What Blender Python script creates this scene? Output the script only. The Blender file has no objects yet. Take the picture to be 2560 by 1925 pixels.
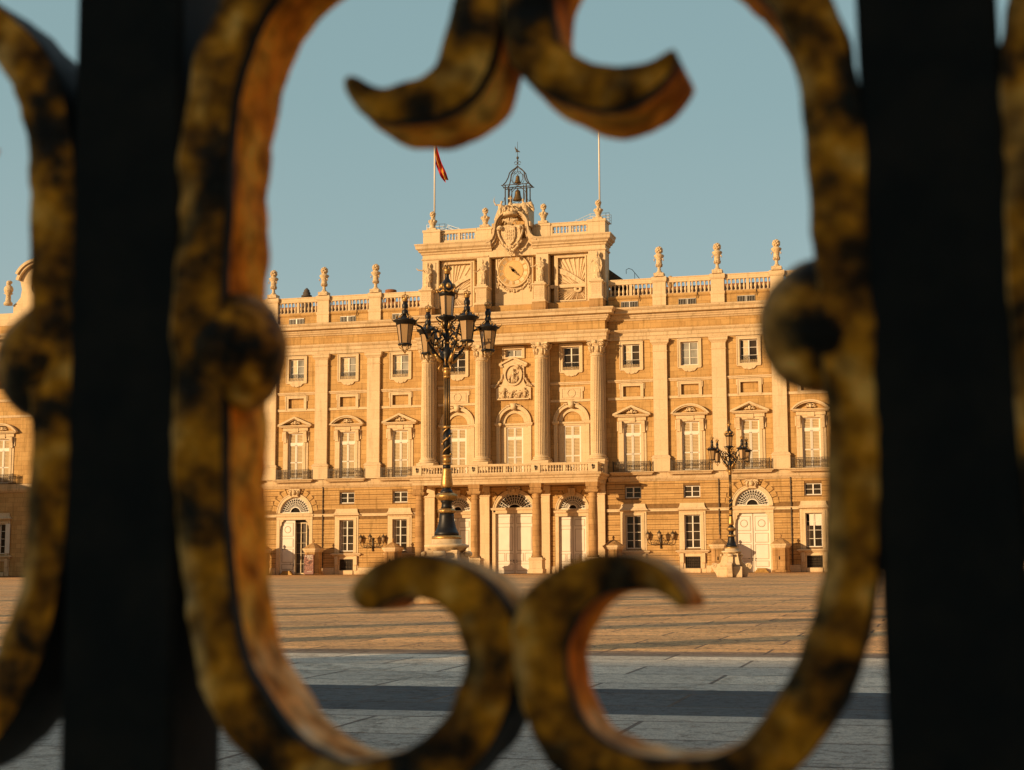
import bpy, math, random
from mathutils import Vector, Matrix, noise
R = math.radians; PI = math.pi
sc = bpy.context.scene
COL = sc.collection
rnd = random.Random(7)

# ------------------------------------------------------------------ helpers
class MB:
    def __init__(s): s.v = []; s.f = []; s.m = []; s.cur = 0; s.sm = []; s.smooth = False
    def add(s, vs, fs):
        o = len(s.v); s.v += [tuple(p) for p in vs]
        for f in fs: s.f.append(tuple(i + o for i in f)); s.m.append(s.cur); s.sm.append(s.smooth)
    def box(s, x0, x1, y0, y1, z0, z1):
        s.add([(x0,y0,z0),(x1,y0,z0),(x1,y1,z0),(x0,y1,z0),(x0,y0,z1),(x1,y0,z1),(x1,y1,z1),(x0,y1,z1)],
              [(0,3,2,1),(4,5,6,7),(0,1,5,4),(1,2,6,5),(2,3,7,6),(3,0,4,7)])
    def cbox(s, cx, w, y0, y1, z0, z1): s.box(cx-w/2, cx+w/2, y0, y1, z0, z1)
    def quad(s, a, b, c, d): s.add([a,b,c,d], [(0,1,2,3)])
    def prism(s, pts, y0, y1):                       # polygon in x,z pulled along y
        n = len(pts); s.add([(x,y0,z) for x,z in pts] + [(x,y1,z) for x,z in pts],
              [tuple(range(n)), tuple(range(2*n-1, n-1, -1))] + [(i, i+n, (i+1)%n+n, (i+1)%n) for i in range(n)])
    def prismz(s, pts, z0, z1):
        n = len(pts); s.add([(x,y,z0) for x,y in pts] + [(x,y,z1) for x,y in pts],
              [tuple(range(n)), tuple(range(2*n-1, n-1, -1))] + [(i, (i+1)%n, (i+1)%n+n, i+n) for i in range(n)])
    def arc(s, cx, cz, r0, r1, y0, y1, a0=0, a1=180, n=24, sx=1.0):   # ring sector in x,z
        vs = []; fs = []
        for i in range(n+1):
            a = R(a0 + (a1-a0)*i/n); c, q = math.cos(a), math.sin(a)
            vs += [(cx+r0*c*sx,y0,cz+r0*q),(cx+r1*c*sx,y0,cz+r1*q),(cx+r1*c*sx,y1,cz+r1*q),(cx+r0*c*sx,y1,cz+r0*q)]
        for i in range(n):
            b = 4*i
            for k in range(4): fs.append((b+k, b+(k+1)%4, b+4+(k+1)%4, b+4+k))
        if abs(a1-a0) < 360: fs += [(3,2,1,0), (4*n, 4*n+1, 4*n+2, 4*n+3)]
        s.add(vs, fs)
    def lathe(s, prof, c=(0,0,0), n=20, mod=None, ax='z', sy=1.0):
        vs = []; fs = []
        for j, (r, z) in enumerate(prof):
            for i in range(n):
                a = 2*PI*i/n; rr = r*(mod(a, z) if mod else 1.0)
                p = (rr*math.cos(a), rr*math.sin(a)*sy, z)
                if ax == 'y': p = (p[0], p[2], p[1])
                vs.append((p[0]+c[0], p[1]+c[1], p[2]+c[2]))
        for j in range(len(prof)-1):
            for i in range(n): fs.append((j*n+i, j*n+(i+1)%n, (j+1)*n+(i+1)%n, (j+1)*n+i))
        fs += [tuple(range(n-1,-1,-1)), tuple((len(prof)-1)*n+i for i in range(n))]
        s.add(vs, fs)
    def tube(s, pts, r, n=6, caps=True):
        pts = [Vector(p) for p in pts]; m = len(pts); rs = r if isinstance(r, (list,tuple)) else [r]*m
        vs = []; fs = []; up = None
        for i, p in enumerate(pts):
            t = (pts[min(i+1,m-1)] - pts[max(i-1,0)]).normalized()
            if up is None: up = t.orthogonal().normalized()
            up = (up - t*up.dot(t)); up = up.normalized() if up.length > 1e-6 else t.orthogonal().normalized()
            b = t.cross(up)
            for k in range(n):
                a = 2*PI*k/n; vs.append(p + (up*math.cos(a) + b*math.sin(a))*rs[i])
        for i in range(m-1):
            for k in range(n): fs.append((i*n+k, i*n+(k+1)%n, (i+1)*n+(k+1)%n, (i+1)*n+k))
        if caps: fs += [tuple(range(n-1,-1,-1)), tuple((m-1)*n+k for k in range(n))]
        s.add(vs, fs)
    def ball(s, c, r, sx=1, sy=1, sz=1, n=10, m=7):
        prof = [(max(math.sin(PI*j/m),.02)*r, -math.cos(PI*j/m)*r*sz) for j in range(m+1)]
        vs = []
        o = MB(); o.lathe(prof, (0,0,0), n)
        s.add([(c[0]+x*sx, c[1]+y*sy, c[2]+z) for x,y,z in o.v], o.f)
    def sweep(s, path, prof, z=0):                   # profile (out,z) along plan path; outward = right hand side
        n = len(path); offs = []
        for i in range(n):
            def nrm(a, b):
                d = Vector((b[0]-a[0], b[1]-a[1])).normalized(); return Vector((d.y, -d.x))
            if i == 0: o = nrm(path[0], path[1])
            elif i == n-1: o = nrm(path[-2], path[-1])
            else:
                a, b = nrm(path[i-1], path[i]), nrm(path[i], path[i+1]); o = (a+b)/(1+a.dot(b))
            offs.append(o)
        k = len(prof); vs = []; fs = []
        for i, (x, y) in enumerate(path):
            for o, h in prof: vs.append((x+offs[i].x*o, y+offs[i].y*o, z+h))
        for i in range(n-1):
            for j in range(k-1): fs.append((i*k+j, (i+1)*k+j, (i+1)*k+j+1, i*k+j+1))
        fs += [tuple(range(k)), tuple((n-1)*k+j for j in range(k-1,-1,-1))]
        s.add(vs, fs)
    def merge(s, o, M=None, off=(0,0,0)):
        b = len(s.v)
        for p in o.v:
            q = (M @ Vector(p)) if M else Vector(p); s.v.append((q.x+off[0], q.y+off[1], q.z+off[2]))
        for f, m, q in zip(o.f, o.m, o.sm): s.f.append(tuple(i+b for i in f)); s.m.append(m); s.sm.append(q)
    def mesh(s, name, mats, smooth=None):
        me = bpy.data.meshes.new(name); me.from_pydata(s.v, [], s.f)
        mats = mats if isinstance(mats, (list, tuple)) else [mats]
        for m in mats: me.materials.append(m)
        me.polygons.foreach_set('material_index', s.m)
        me.polygons.foreach_set('use_smooth', [True]*len(s.f) if smooth else s.sm)
        me.update(); return me

def link(o, parent=None, loc=(0,0,0)):
    COL.objects.link(o); o.location = loc
    if parent: o.parent = parent
    return o
def P(name, data, mats=None, parent=None, loc=(0,0,0), label=None, smooth=None):
    if isinstance(data, MB): data = data.mesh(name, mats, smooth)
    o = link(bpy.data.objects.new(name, data), parent, loc)
    if label: o['label'] = label
    return o
def tag(o, label, cat, group=None, kind=None):
    o['label'] = label; o['category'] = cat
    if group: o['group'] = group
    if kind: o['kind'] = kind
    return o
def thing(name, label, cat, loc=(0,0,0), group=None, rz=0):
    o = link(bpy.data.objects.new(name, None), None, loc); o.rotation_euler.z = rz
    return tag(o, label, cat, group)
def dup(o, parent=None, loc=None):
    c = o.copy(); COL.objects.link(c); c.parent = parent
    if loc is not None: c.location = loc
    for k in list(o.children): dup(k, c)
    return c

# ------------------------------------------------------------------ materials
def mat(name, rough=.8, metal=0.0, spec=.3):
    m = bpy.data.materials.new(name); m.use_nodes = True; nt = m.node_tree
    b = nt.nodes['Principled BSDF']; b.inputs['Roughness'].default_value = rough
    b.inputs['Metallic'].default_value = metal; b.inputs['Specular IOR Level'].default_value = spec
    return m, nt, b
def N(nt, t, **k):
    n = nt.nodes.new(t)
    for a, v in k.items():
        if a in n.inputs: n.inputs[a].default_value = v
        else: setattr(n, a, v)
    return n
def L(nt, a, b): nt.links.new(a, b)
def ramp(nt, src, stops, interp='LINEAR'):
    r = nt.nodes.new('ShaderNodeValToRGB'); e = r.color_ramp.elements; r.color_ramp.interpolation = interp
    e[0].position, e[0].color = stops[0][0], (*stops[0][1], 1); e[1].position, e[1].color = stops[-1][0], (*stops[-1][1], 1)
    for p, c in stops[1:-1]:
        q = e.new(p); q.color = (*c, 1)
    L(nt, src, r.inputs[0]); return r.outputs[0]
def mix(nt, a, b, f, mode='MIX'):
    n = nt.nodes.new('ShaderNodeMix'); n.data_type = 'RGBA'; n.blend_type = mode
    for s, i in ((f, 0), (a, 6), (b, 7)):
        if hasattr(s, 'links'): L(nt, s, n.inputs[i])
        else: n.inputs[i].default_value = s if i == 0 else (*s, 1)
    return n.outputs[2]
def math_(nt, op, a, b=None, c=None):
    n = nt.nodes.new('ShaderNodeMath'); n.operation = op
    for i, s in enumerate((a, b, c)):
        if s is None: continue
        if hasattr(s, 'links'): L(nt, s, n.inputs[i])
        else: n.inputs[i].default_value = s
    return n.outputs[0]
def simple(name, col, rough=.7, metal=0.0, var=.25, scale=4.0, spec=.3, bump=0.0, dark=None):
    m, nt, b = mat(name, rough, metal, spec)
    tc = N(nt, 'ShaderNodeNewGeometry')
    no = N(nt, 'ShaderNodeTexNoise', Scale=scale, Detail=5.0); L(nt, tc.outputs['Position'], no.inputs['Vector'])
    d = dark or tuple(c*(1-var) for c in col)
    c = ramp(nt, no.outputs[0], [(.3, d), (.7, tuple(min(1, x*(1+var*.4)) for x in col))]); L(nt, c, b.inputs['Base Color'])
    if bump:
        bu = N(nt, 'ShaderNodeBump', Strength=bump, Distance=.05); L(nt, no.outputs[0], bu.inputs['Height']); L(nt, bu.outputs[0], b.inputs['Normal'])
    return m
def stone(name, c1, c2, joint, bw=1.35, bh=.57, jw=.012, blk=.5, bump=.35, streak=.35, zoff=0.0):
    m, nt, b = mat(name, .85, 0, .2)
    g = N(nt, 'ShaderNodeNewGeometry'); sp = N(nt, 'ShaderNodeSeparateXYZ'); L(nt, g.outputs['Position'], sp.inputs[0])
    xy = math_(nt, 'ADD', sp.outputs[0], sp.outputs[1])
    cb = N(nt, 'ShaderNodeCombineXYZ'); L(nt, xy, cb.inputs[0]); L(nt, math_(nt, 'ADD', sp.outputs[2], zoff), cb.inputs[1])
    br = N(nt, 'ShaderNodeTexBrick', Scale=1.0); br.inputs['Brick Width'].default_value = bw; br.inputs['Row Height'].default_value = bh
    br.inputs['Mortar Size'].default_value = jw; br.inputs['Mortar Smooth'].default_value = .2; br.inputs['Bias'].default_value = 0
    br.inputs['Color1'].default_value = (0,0,0,1); br.inputs['Color2'].default_value = (1,1,1,1); br.inputs['Mortar'].default_value = (.5,.5,.5,1)
    L(nt, cb.outputs[0], br.inputs['Vector'])
    n1 = N(nt, 'ShaderNodeTexNoise', Scale=.5, Detail=6.0, Roughness=.62); L(nt, g.outputs['Position'], n1.inputs['Vector'])
    n2 = N(nt, 'ShaderNodeTexNoise', Scale=7.0, Detail=5.0, Roughness=.7); L(nt, g.outputs['Position'], n2.inputs['Vector'])
    mp = N(nt, 'ShaderNodeMapping'); mp.inputs['Scale'].default_value = (2.2, 2.2, .22); L(nt, g.outputs['Position'], mp.inputs[0])
    n3 = N(nt, 'ShaderNodeTexNoise', Scale=1.0, Detail=5.0, Roughness=.65); L(nt, mp.outputs[0], n3.inputs['Vector'])
    f = math_(nt, 'MULTIPLY', br.outputs['Color'], blk)
    f = math_(nt, 'ADD', f, math_(nt, 'MULTIPLY', n1.outputs[0], 1.0)); f = math_(nt, 'SUBTRACT', f, .25)
    c = mix(nt, c1, c2, f)
    st = ramp(nt, n3.outputs[0], [(.30, (1-streak,)*2 + (1-streak*1.15,)), (.47, (1,1,1))]); c = mix(nt, c, st, 1.0, 'MULTIPLY')
    gr = ramp(nt, n2.outputs[0], [(.28, (.84,.82,.78)), (.5, (1.03,1.03,1.03))]); c = mix(nt, c, gr, 1.0, 'MULTIPLY')
    c = mix(nt, c, joint, math_(nt, 'MULTIPLY', br.outputs['Fac'], .75))
    ao = N(nt, 'ShaderNodeAmbientOcclusion', Distance=.35); ao.samples = 6; recess_shade = math_(nt, 'ADD', ao.outputs['AO'], math_(nt, 'MULTIPLY', math_(nt, 'SUBTRACT', n2.outputs[0], .5), .5))  # shade in recesses and under ledges, multiplied into the stone colour
    c = mix(nt, c, ramp(nt, recess_shade, [(.35,(.48,.38,.30)),(.72,(1,1,1))]), 1.0, 'MULTIPLY'); L(nt, c, b.inputs['Base Color'])
    h = math_(nt, 'SUBTRACT', math_(nt, 'MULTIPLY', n2.outputs[0], .35), br.outputs['Fac'])
    bu = N(nt, 'ShaderNodeBump', Strength=bump, Distance=.04); L(nt, h, bu.inputs['Height']); L(nt, bu.outputs[0], b.inputs['Normal'])
    return m
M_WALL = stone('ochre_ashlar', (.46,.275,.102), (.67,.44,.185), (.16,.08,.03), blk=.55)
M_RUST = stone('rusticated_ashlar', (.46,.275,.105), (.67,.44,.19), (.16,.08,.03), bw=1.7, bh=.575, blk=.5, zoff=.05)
M_JOINT = simple('shaded_joint_stone', (.26,.15,.06), .9, 0, .3, 3.0)
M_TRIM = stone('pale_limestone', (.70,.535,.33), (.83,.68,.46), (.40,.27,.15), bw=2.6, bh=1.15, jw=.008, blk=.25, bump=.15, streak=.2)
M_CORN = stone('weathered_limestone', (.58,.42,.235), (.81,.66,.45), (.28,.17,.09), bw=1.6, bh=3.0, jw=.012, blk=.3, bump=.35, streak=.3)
M_CARV = simple('carved_limestone', (.78,.60,.37), .85, 0, .45, 6.0, bump=.4)
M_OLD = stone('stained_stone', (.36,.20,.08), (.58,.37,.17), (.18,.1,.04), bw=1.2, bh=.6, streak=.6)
M_WHITE = simple('cream_painted_wood', (.88,.83,.74), .5, 0, .07, 1.2)
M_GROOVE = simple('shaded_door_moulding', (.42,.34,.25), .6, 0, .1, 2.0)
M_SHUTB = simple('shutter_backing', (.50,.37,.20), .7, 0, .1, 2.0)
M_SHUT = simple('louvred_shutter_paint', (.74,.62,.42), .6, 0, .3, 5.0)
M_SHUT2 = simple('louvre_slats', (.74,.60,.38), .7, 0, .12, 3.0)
M_IRON = simple('black_iron', (.018,.018,.02), .45, .3, .3, 8.0, .5)
M_IRONB = simple('step_shadow_brown', (.10,.075,.05), .6, .2, .5, 5.0, .4)
M_GRILL = simple('gilded_window_grille', (.62,.46,.26), .55, .2, .3, 5.0)
M_GOLD = simple('gilding', (.58,.35,.12), .45, .75, .35, 14.0, .5)
M_BRONZE = simple('bell_bronze', (.22,.14,.06), .45, .6, .4, 3.0)
M_DARK = simple('dark_void', (.02,.014,.01), .9, 0, .3, 2.0)
M_WOODSTEP = simple('worn_brass_step', (.42,.26,.08), .5, .3, .3, 4.0)
M_POLE = simple('white_painted_pole', (.75,.68,.6), .4, .1, .05, 2.0)
M_RAILM = simple('galvanised_railing', (.62,.6,.56), .5, .5, .1, 3.0)
M_TERRA = simple('terracotta', (.36,.15,.06), .85, 0, .35, 6.0)
M_ROOF = simple('slate_roof', (.12,.10,.085), .8, 0, .35, 3.0)
M_RED = simple('red_flag_cloth', (.42,.012,.03), .75, 0, .3, 2.0)
M_YEL = simple('yellow_flag_cloth', (.62,.28,.03), .75, 0, .3, 2.0)
M_CLOCK = simple('gilt_clock_face', (.78,.50,.21), .6, 0, .12, 2.0)
M_CLOCKR = simple('enamel_clock_ring', (.78,.60,.36), .6, 0, .12, 3.0)
def glass(name, c, rough=.12, spec=.6, c2=None):
    m, nt, b = mat(name, rough, 0, spec)
    g = N(nt, 'ShaderNodeNewGeometry'); mp = N(nt, 'ShaderNodeMapping'); mp.inputs['Scale'].default_value = (.55,.55,.3)
    L(nt, g.outputs['Position'], mp.inputs[0]); no = N(nt, 'ShaderNodeTexNoise', Scale=1.3, Detail=2.0); L(nt, mp.outputs[0], no.inputs['Vector'])
    L(nt, ramp(nt, no.outputs[0], [(.4, c), (.62, c2 or tuple(x*2.2 for x in c))]), b.inputs['Base Color']); return m
M_PANE = glass('dark_window_glass', (.03,.022,.014), .08, .5)
M_PANE2 = glass('curtained_window_glass', (.22,.215,.19), .15, .5, (.42,.42,.38))
M_MILK = glass('milky_lantern_glass', (.42,.27,.13), .22, .5, (.58,.40,.22))

# ------------------------------------------------------------------ the palace
PAL = thing('palace', 'long sunlit cream and ochre stone palace with clock attic and columned portico', 'palace')
BAY = 6.7
side = [14.0 + BAY*k for k in range(7)]                 # bay centres each side
pil = [17.35 + BAY*k for k in range(7)]
XE = 60.6                                               # extent of the wings
doors = {2, 5}
# bay kinds: attic window, panel, balcony door in every bay; ground: window or arch door
holes_up = []; holes_gr = []
for s in (-1, 1):
    for k, c in enumerate(side):
        x = s*c
        holes_up += [(x-1.0, x+1.0, 23.40, 26.10), (x-1.0, x+1.0, 20.05, 21.25), (x-1.0, x+1.0, 11.45, 17.0)]
        if k in doors: holes_gr += [(x-1.95, x+1.95, 0.0, 6.58), (x-1.95, x+1.95, 7.38, 9.33)]
        else: holes_gr += [(x-.95, x+.95, 8.43, 9.76), (x-.9, x+.9, 2.72, 6.48), (x-.86, x+.86, .5, 1.82)]
for x in (-6.9, 6.9): holes_up += [(x-1.0, x+1.0, 23.40, 26.10), (x-1.72, x+1.72, 11.2, 19.1)]; holes_gr += [(x-1.65, x+1.65, 0, 6.5), (x-1.65, x+1.65, 7.3, 8.95)]
holes_up += [(-1.72, 1.72, 11.2, 19.1), (-1.0, 1.0, 25.2, 26.1)]; holes_gr += [(-2.3, 2.3, 0, 6.93), (-2.3, 2.3, 7.05, 9.35)]
def wall_sheet(mb, x0, x1, z0, z1, holes, y=0.0, d=.5):
    xs = sorted({x0, x1, *[h[0] for h in holes], *[h[1] for h in holes]}); zs = sorted({z0, z1, *[h[2] for h in holes], *[h[3] for h in holes]})
    xs = [x for x in xs if x0 <= x <= x1]; zs = [z for z in zs if z0 <= z <= z1]
    for j in range(len(zs)-1):
        zc = (zs[j]+zs[j+1])/2; run = None
        for i in range(len(xs)-1):
            xc = (xs[i]+xs[i+1])/2
            inside = any(h[0] < xc < h[1] and h[2] < zc < h[3] for h in holes)
            if not inside and run is None: run = xs[i]
            if inside and run is not None: mb.quad((run,y,zs[j]),(xs[i],y,zs[j]),(xs[i],y,zs[j+1]),(run,y,zs[j+1])); run = None
        if run is not None: mb.quad((run,y,zs[j]),(xs[-1],y,zs[j]),(xs[-1],y,zs[j+1]),(run,y,zs[j+1]))
    for a, b, c, e in holes:
        mb.quad((a,y,c),(a,y,e),(a,y+d,e),(a,y+d,c)); mb.quad((b,y,c),(b,y+d,c),(b,y+d,e),(b,y,e))
        mb.quad((a,y,e),(b,y,e),(b,y+d,e),(a,y+d,e)); mb.quad((a,y,c),(a,y+d,c),(b,y+d,c),(b,y,c))
def spandrel(mb, cx, zs, r, top, y, d=.5, n=20):
    pts = [(cx + r*math.cos(PI*i/n), zs + r*math.sin(PI*i/n)) for i in range(n+1)]
    for i in range(n):
        a, b = pts[i], pts[i+1]
        mb.quad((b[0],y,b[1]),(a[0],y,a[1]),(a[0],y,top),(b[0],y,top)); mb.quad((a[0],y,a[1]),(b[0],y,b[1]),(b[0],y+d,b[1]),(a[0],y+d,a[1]))
w = MB(); wall_sheet(w, -XE, XE, 10.35, 26.62, holes_up)
for x in (-6.9, 0, 6.9): spandrel(w, x, 17.42, 1.70, 19.12, 0.004)
P('upper_wall', w, M_WALL, PAL)
w = MB(); w.cur = 1; wall_sheet(w, -XE, XE, 0, 10.40, holes_gr)
for s in (-1, 1):
    for k in doors: spandrel(w, s*side[k], 7.38, 1.93, 9.34, .004)
    spandrel(w, s*6.9, 7.3, 1.63, 8.96, .004)
spandrel(w, 0, 7.05, 2.28, 9.36, .004)
w.cur = 0
# rusticated courses stand 6 cm proud with open joints
ch = .575
nc = 0; z = .85
while z < 10.2:
    zt = min(z+ch-.075, 10.3); zc = (z+zt)/2
    if not (zt > 6.86 and z < 7.2):
        cut = []
        for h in holes_gr:
            if h[2]-.02 < zt and h[3]+.02 > z: cut.append((h[0], h[1]))
        for s in (-1, 1):
            for k, c in enumerate(side):
                x = s*c
                if k in doors:
                    if z < 6.7: cut.append((x-2.36, x+2.36))
                    elif zc > 7.2: dz = zc-7.4; cut.append((x-math.sqrt(max(0, 9.4-dz*dz)), x+math.sqrt(max(0, 9.4-dz*dz))))
                else:
                    if z < 7.2: cut.append((x-1.53, x+1.53))
        for x, r in ((-6.9, 2.05), (0, 2.7), (6.9, 2.05)):
            if z < 6.9: cut.append((x-r, x+r))
            else:
                dz = max(0, zc-7.2); 
                if dz < r: cut.append((x-math.sqrt(r*r-dz*dz), x+math.sqrt(r*r-dz*dz)))
        for p in (3.6, 10.2):
            for s in (-1, 1): cut.append((s*p-.75, s*p+.75))
        cut.sort(); cur = -XE
        for a, b in cut:
            if a > cur+.15: w.box(cur, a, -.06, .02, z, zt)
            cur = max(cur, b)
        if XE > cur: w.box(cur, XE, -.06, .02, z, zt)
    z += ch; nc += 1
for s in (-1, 1):                                       # voussoirs round the doors
    for k in doors:
        for i in range(11):
            if i == 5: continue
            a0 = 4+172*i/11; w.arc(s*side[k], 7.4, 2.36, 2.98, -.065, .02, a0+1.2, a0+172/11-1.2, 3)
for x, r in ((-6.9, 1.98), (6.9, 1.98), (0, 2.62)):
    for i in range(9):
        if i == 4: continue
        a0 = 4+172*i/9; w.arc(x, 7.25, r+.05, r+.6, -.05, .02, a0+1.5, a0+172/9-1.5, 3)
P('rusticated_ground_wall', w, [M_RUST, M_JOINT], PAL)
w = MB()
w.box(-XE, XE, .9, 34, 0, 31.0)
P('building_body', w, M_ROOF, PAL)
w = MB(); w.add([(-XE,1.2,31.0),(XE,1.2,31.0),(XE,4.0,33.35),(-XE,4.0,33.35),(-XE,12,33.7),(XE,12,33.7)], [(0,1,2,3),(3,2,5,4)]); P('roof', w, M_TERRA, PAL)
for x in (-23.75, 23.75, -31.7, 31.7):
    w = MB(); w.tube([(0,-.1,.8),(0,-.1,11.2)], .075, 8); [w.tube([(0,-.1,.6+.575*i),(0,-.1,.72+.575*i)], .11, 8) for i in range(1, 18)]; P('step_shadow_strip', w, M_IRONB, PAL, (x,0,0))  # thin dark strips added for the jagged shadow of a wall step
# base plinth, belt, string course
w = MB()
def gaps(lst, x0=-XE, x1=XE):
    cur = x0; out = []
    for a, b in sorted(lst):
        if a > cur: out.append((cur, a))
        cur = max(cur, b)
    if x1 > cur: out.append((cur, x1))
    return out
dg = [(s*side[k]-2.36, s*side[k]+2.36) for s in (-1,1) for k in doors] + [(-2.7,2.7),(-8.9,-4.9),(4.9,8.9)]
wg = [(s*side[k]-1.53, s*side[k]+1.53) for s in (-1,1) for k in range(7) if k not in doors]
for a, b in gaps(dg + wg): w = MB(); w.sweep([(a,0),(b,0)], [(0,0),(.2,0),(.2,.44),(.14,.5),(.14,.76),(.09,.82),(0,.82)]); P('base_plinth', w, M_TRIM, PAL)
w = MB()
for a, b in gaps(wg + [(-10.9, 10.9)]): w.sweep([(a,0),(b,0)], [(0,6.9),(.13,6.9),(.13,7.1),(.18,7.12),(.18,7.2),(0,7.24)])
P('belt_course', w, M_TRIM, PAL)
w = MB()
for a, b in ((-XE, -11.2), (11.2, XE)):
    w.sweep([(a,0),(b,0)], [(0,10.3),(.1,10.33),(.14,10.42),(.26,10.5),(.26,10.56),(.34,10.6),(.4,10.78),(.4,10.84),(.3,10.86),(.3,11.34),(0,11.38)])
P('string_course', w, M_CORN, PAL)
# entablature
ENT_A = [(0,26.56),(.14,26.56),(.14,26.92),(.2,26.95),(.2,27.36),(.3,27.42),(.42,27.6),(.42,27.74),(0,27.8)]
ENT_C = [(0,28.8),(.16,28.82),(.2,28.95),(.36,29.05),(.4,29.2),(.5,29.28),(.52,29.5),(1.0,29.54),(1.02,29.86),(1.12,29.9),(1.22,30.08),(1.24,30.2),(.5,30.36),(0,30.4)]
w = MB(); w2 = MB()
YB = -1.42; XB = 11.25
for a, b in ((-XE, -XB), (XB, XE)): w.sweep([(a,0),(b,0)], ENT_A); w.sweep([(a,0),(b,0)], ENT_C); w2.box(a, b, -.05, .6, 27.7, 28.9)
U = [(-XB,0.5),(-XB,YB),(XB,YB),(XB,0.5)]
w.sweep(U, ENT_A); w.sweep(U, ENT_C); w2.box(-XB, XB, YB-.03, .5, 27.7, 28.9); w.box(-XB+.02, XB-.02, YB+.02, .4, 26.575, 27.72); w.box(-XB+.02, XB-.02, YB+.02, .9, 28.8, 30.42)
P('entablature', w, M_CORN, PAL); P('frieze', w2, M_WALL, PAL)
# pilasters
def pilaster(wd=1.6, y=-.36, base=11.35, yb=None):
    m = MB()
    m.cbox(0, wd, y, 0.02, 13.2, 26.56)
    m.sweep([(-wd/2-.1,0),(-wd/2-.1,y-.08),(wd/2+.1,y-.08),(wd/2+.1,0)], [(-.2,base),(.12,base),(.12,12.85),(.18,12.9),(.18,12.98),(.08,13.06),(.1,13.14),(-.1,13.26)])
    m.sweep([(-wd/2,0),(-wd/2,y),(wd/2,y),(wd/2,0)], [(-.1,25.05),(.05,25.08),(.07,25.16),(0,25.2)])
    m.sweep([(-wd/2,0),(-wd/2,y),(wd/2,y),(wd/2,0)], [(-.1,25.8),(.04,25.84),(.1,25.96),(.22,26.1),(.26,26.14),(.26,26.34),(.32,26.42),(.32,26.52),(-.1,26.54)])
    m.cbox(0, wd+.3, y-.12, 0.02, base+.01, 12.8)
    return m
pm = pilaster().mesh('pilaster', M_TRIM)
for s in (-1, 1):
    for x in pil: P('pilaster', pm, parent=PAL, loc=(s*x, 0, 0))
pm2 = pilaster(1.45, -.30, 12.2).mesh('pilaster_behind_column', M_TRIM)
for x in (-10.55, -3.9, 3.3, 9.9): P('pilaster', pm2, parent=PAL, loc=(x+.35, 0, 0))
# horizontal strings between the pilasters
w = MB()
def bays():
    for s in (-1, 1):
        xs = [11.2] + pil
        for k in range(7):
            a = xs[k] + (.8 if k else 0); b = xs[k+1]-.8
            yield (a, b) if s > 0 else (-b, -a)
for a, b in list(bays()) + [(-9.3,-4.4),(4.4,9.3),(-2.8,2.8)]:
    w.sweep([(a,0),(b,0)], [(0,21.68),(.06,21.68),(.1,21.82),(.18,21.86),(.18,21.98),(0,22.02)])
    if abs(a+b) > 1: w.sweep([(a,0),(b,0)], [(0,19.68),(.1,19.68),(.1,19.92),(.14,19.98),(0,20.0)])
P('moulded_string', w, M_TRIM, PAL)
# columns
def col_shaft():
    m = MB(); m.smooth = True
    nf = 24
    def fl(a, z): return 1 - .105*(1 if math.cos(nf*a) < .1 else 0)*(1 if 13.5 < z < 24.55 else 0)
    m.lathe([(.80,13.3),(.80,13.45),(.79,13.55),(.79,16),(.775,18.5),(.75,21.0),(.72,23.2),(.70,24.5),(.70,24.62),(.72,24.7)], n=144, mod=fl)
    m.smooth = False
    return m
def col_base():
    m = MB(); m.smooth = True
    m.lathe([(1.02,12.82),(1.08,12.9),(1.06,13.02),(.93,13.06),(.9,13.12),(.98,13.18),(.96,13.28),(.84,13.32),(.8,13.4)], n=32); m.smooth = False
    m.cbox(0, 2.1, -1.05, 1.05, 12.55, 12.83); m.cbox(0, 2.0, -1.0, 1.0, 11.1, 12.56); return m
def col_cap():
    m = MB()
    m.smooth = True
    m.lathe([(.72,24.66),(.80,24.72),(.80,24.8),(.72,24.84),(.70,25.0),(.72,25.7),(.80,26.05),(.95,26.3)], n=24)
    for a in range(8):
        an = PI/8 + a*PI/4; c, q = math.cos(an), math.sin(an)
        m.tube([(.72*c,.72*q,25.1),(.78*c,.78*q,25.5),(.86*c,.86*q,25.75),(.95*c,.95*q,25.72)], [.1,.15,.13,.06], 5)
    for sx in (-1, 1):
        for sy in (-1, 1):
            sp = [(sx*(.70 + (.24-.011*i)*math.cos(.55*i)), sy*(.74+.02*i/8), 26.0 + (.27-.014*i)*math.sin(.55*i)) for i in range(17)]
            m.tube(sp, .075, 5); m.ball((sx*.70, sy*.8, 26.0), .1, n=6, m=4)
            m.tube([(sx*.62,sy*.74,25.72),(sx*.66,sy*.7,25.4),(sx*.6,sy*.68,25.0)], [.1,.13,.04], 5)
    m.ball((0,-.86,26.3), .2, n=8, m=5)
    for i in range(7): m.ball((-.45+.15*i, -.78, 26.06), .075, n=5, m=4)
    m.smooth = False
    m.prismz([(-.98,-.98),(-.5,-.86),(.5,-.86),(.98,-.98),(.86,-.5),(.86,.5),(.98,.98),(-.98,.98),(-.86,.5),(-.86,-.5)], 26.32, 26.54)
    return m
sm, bm_, cm = col_shaft().mesh('column', M_TRIM), col_base().mesh('column_base', M_TRIM), col_cap().mesh('column_capital', M_CARV)
for x in (-10.19, -3.58, 3.6, 10.19):
    o = P('column', sm, parent=PAL, loc=(x, -1.2, 0)); P('column_base', bm_, parent=o); P('column_capital', cm, parent=o)
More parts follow.
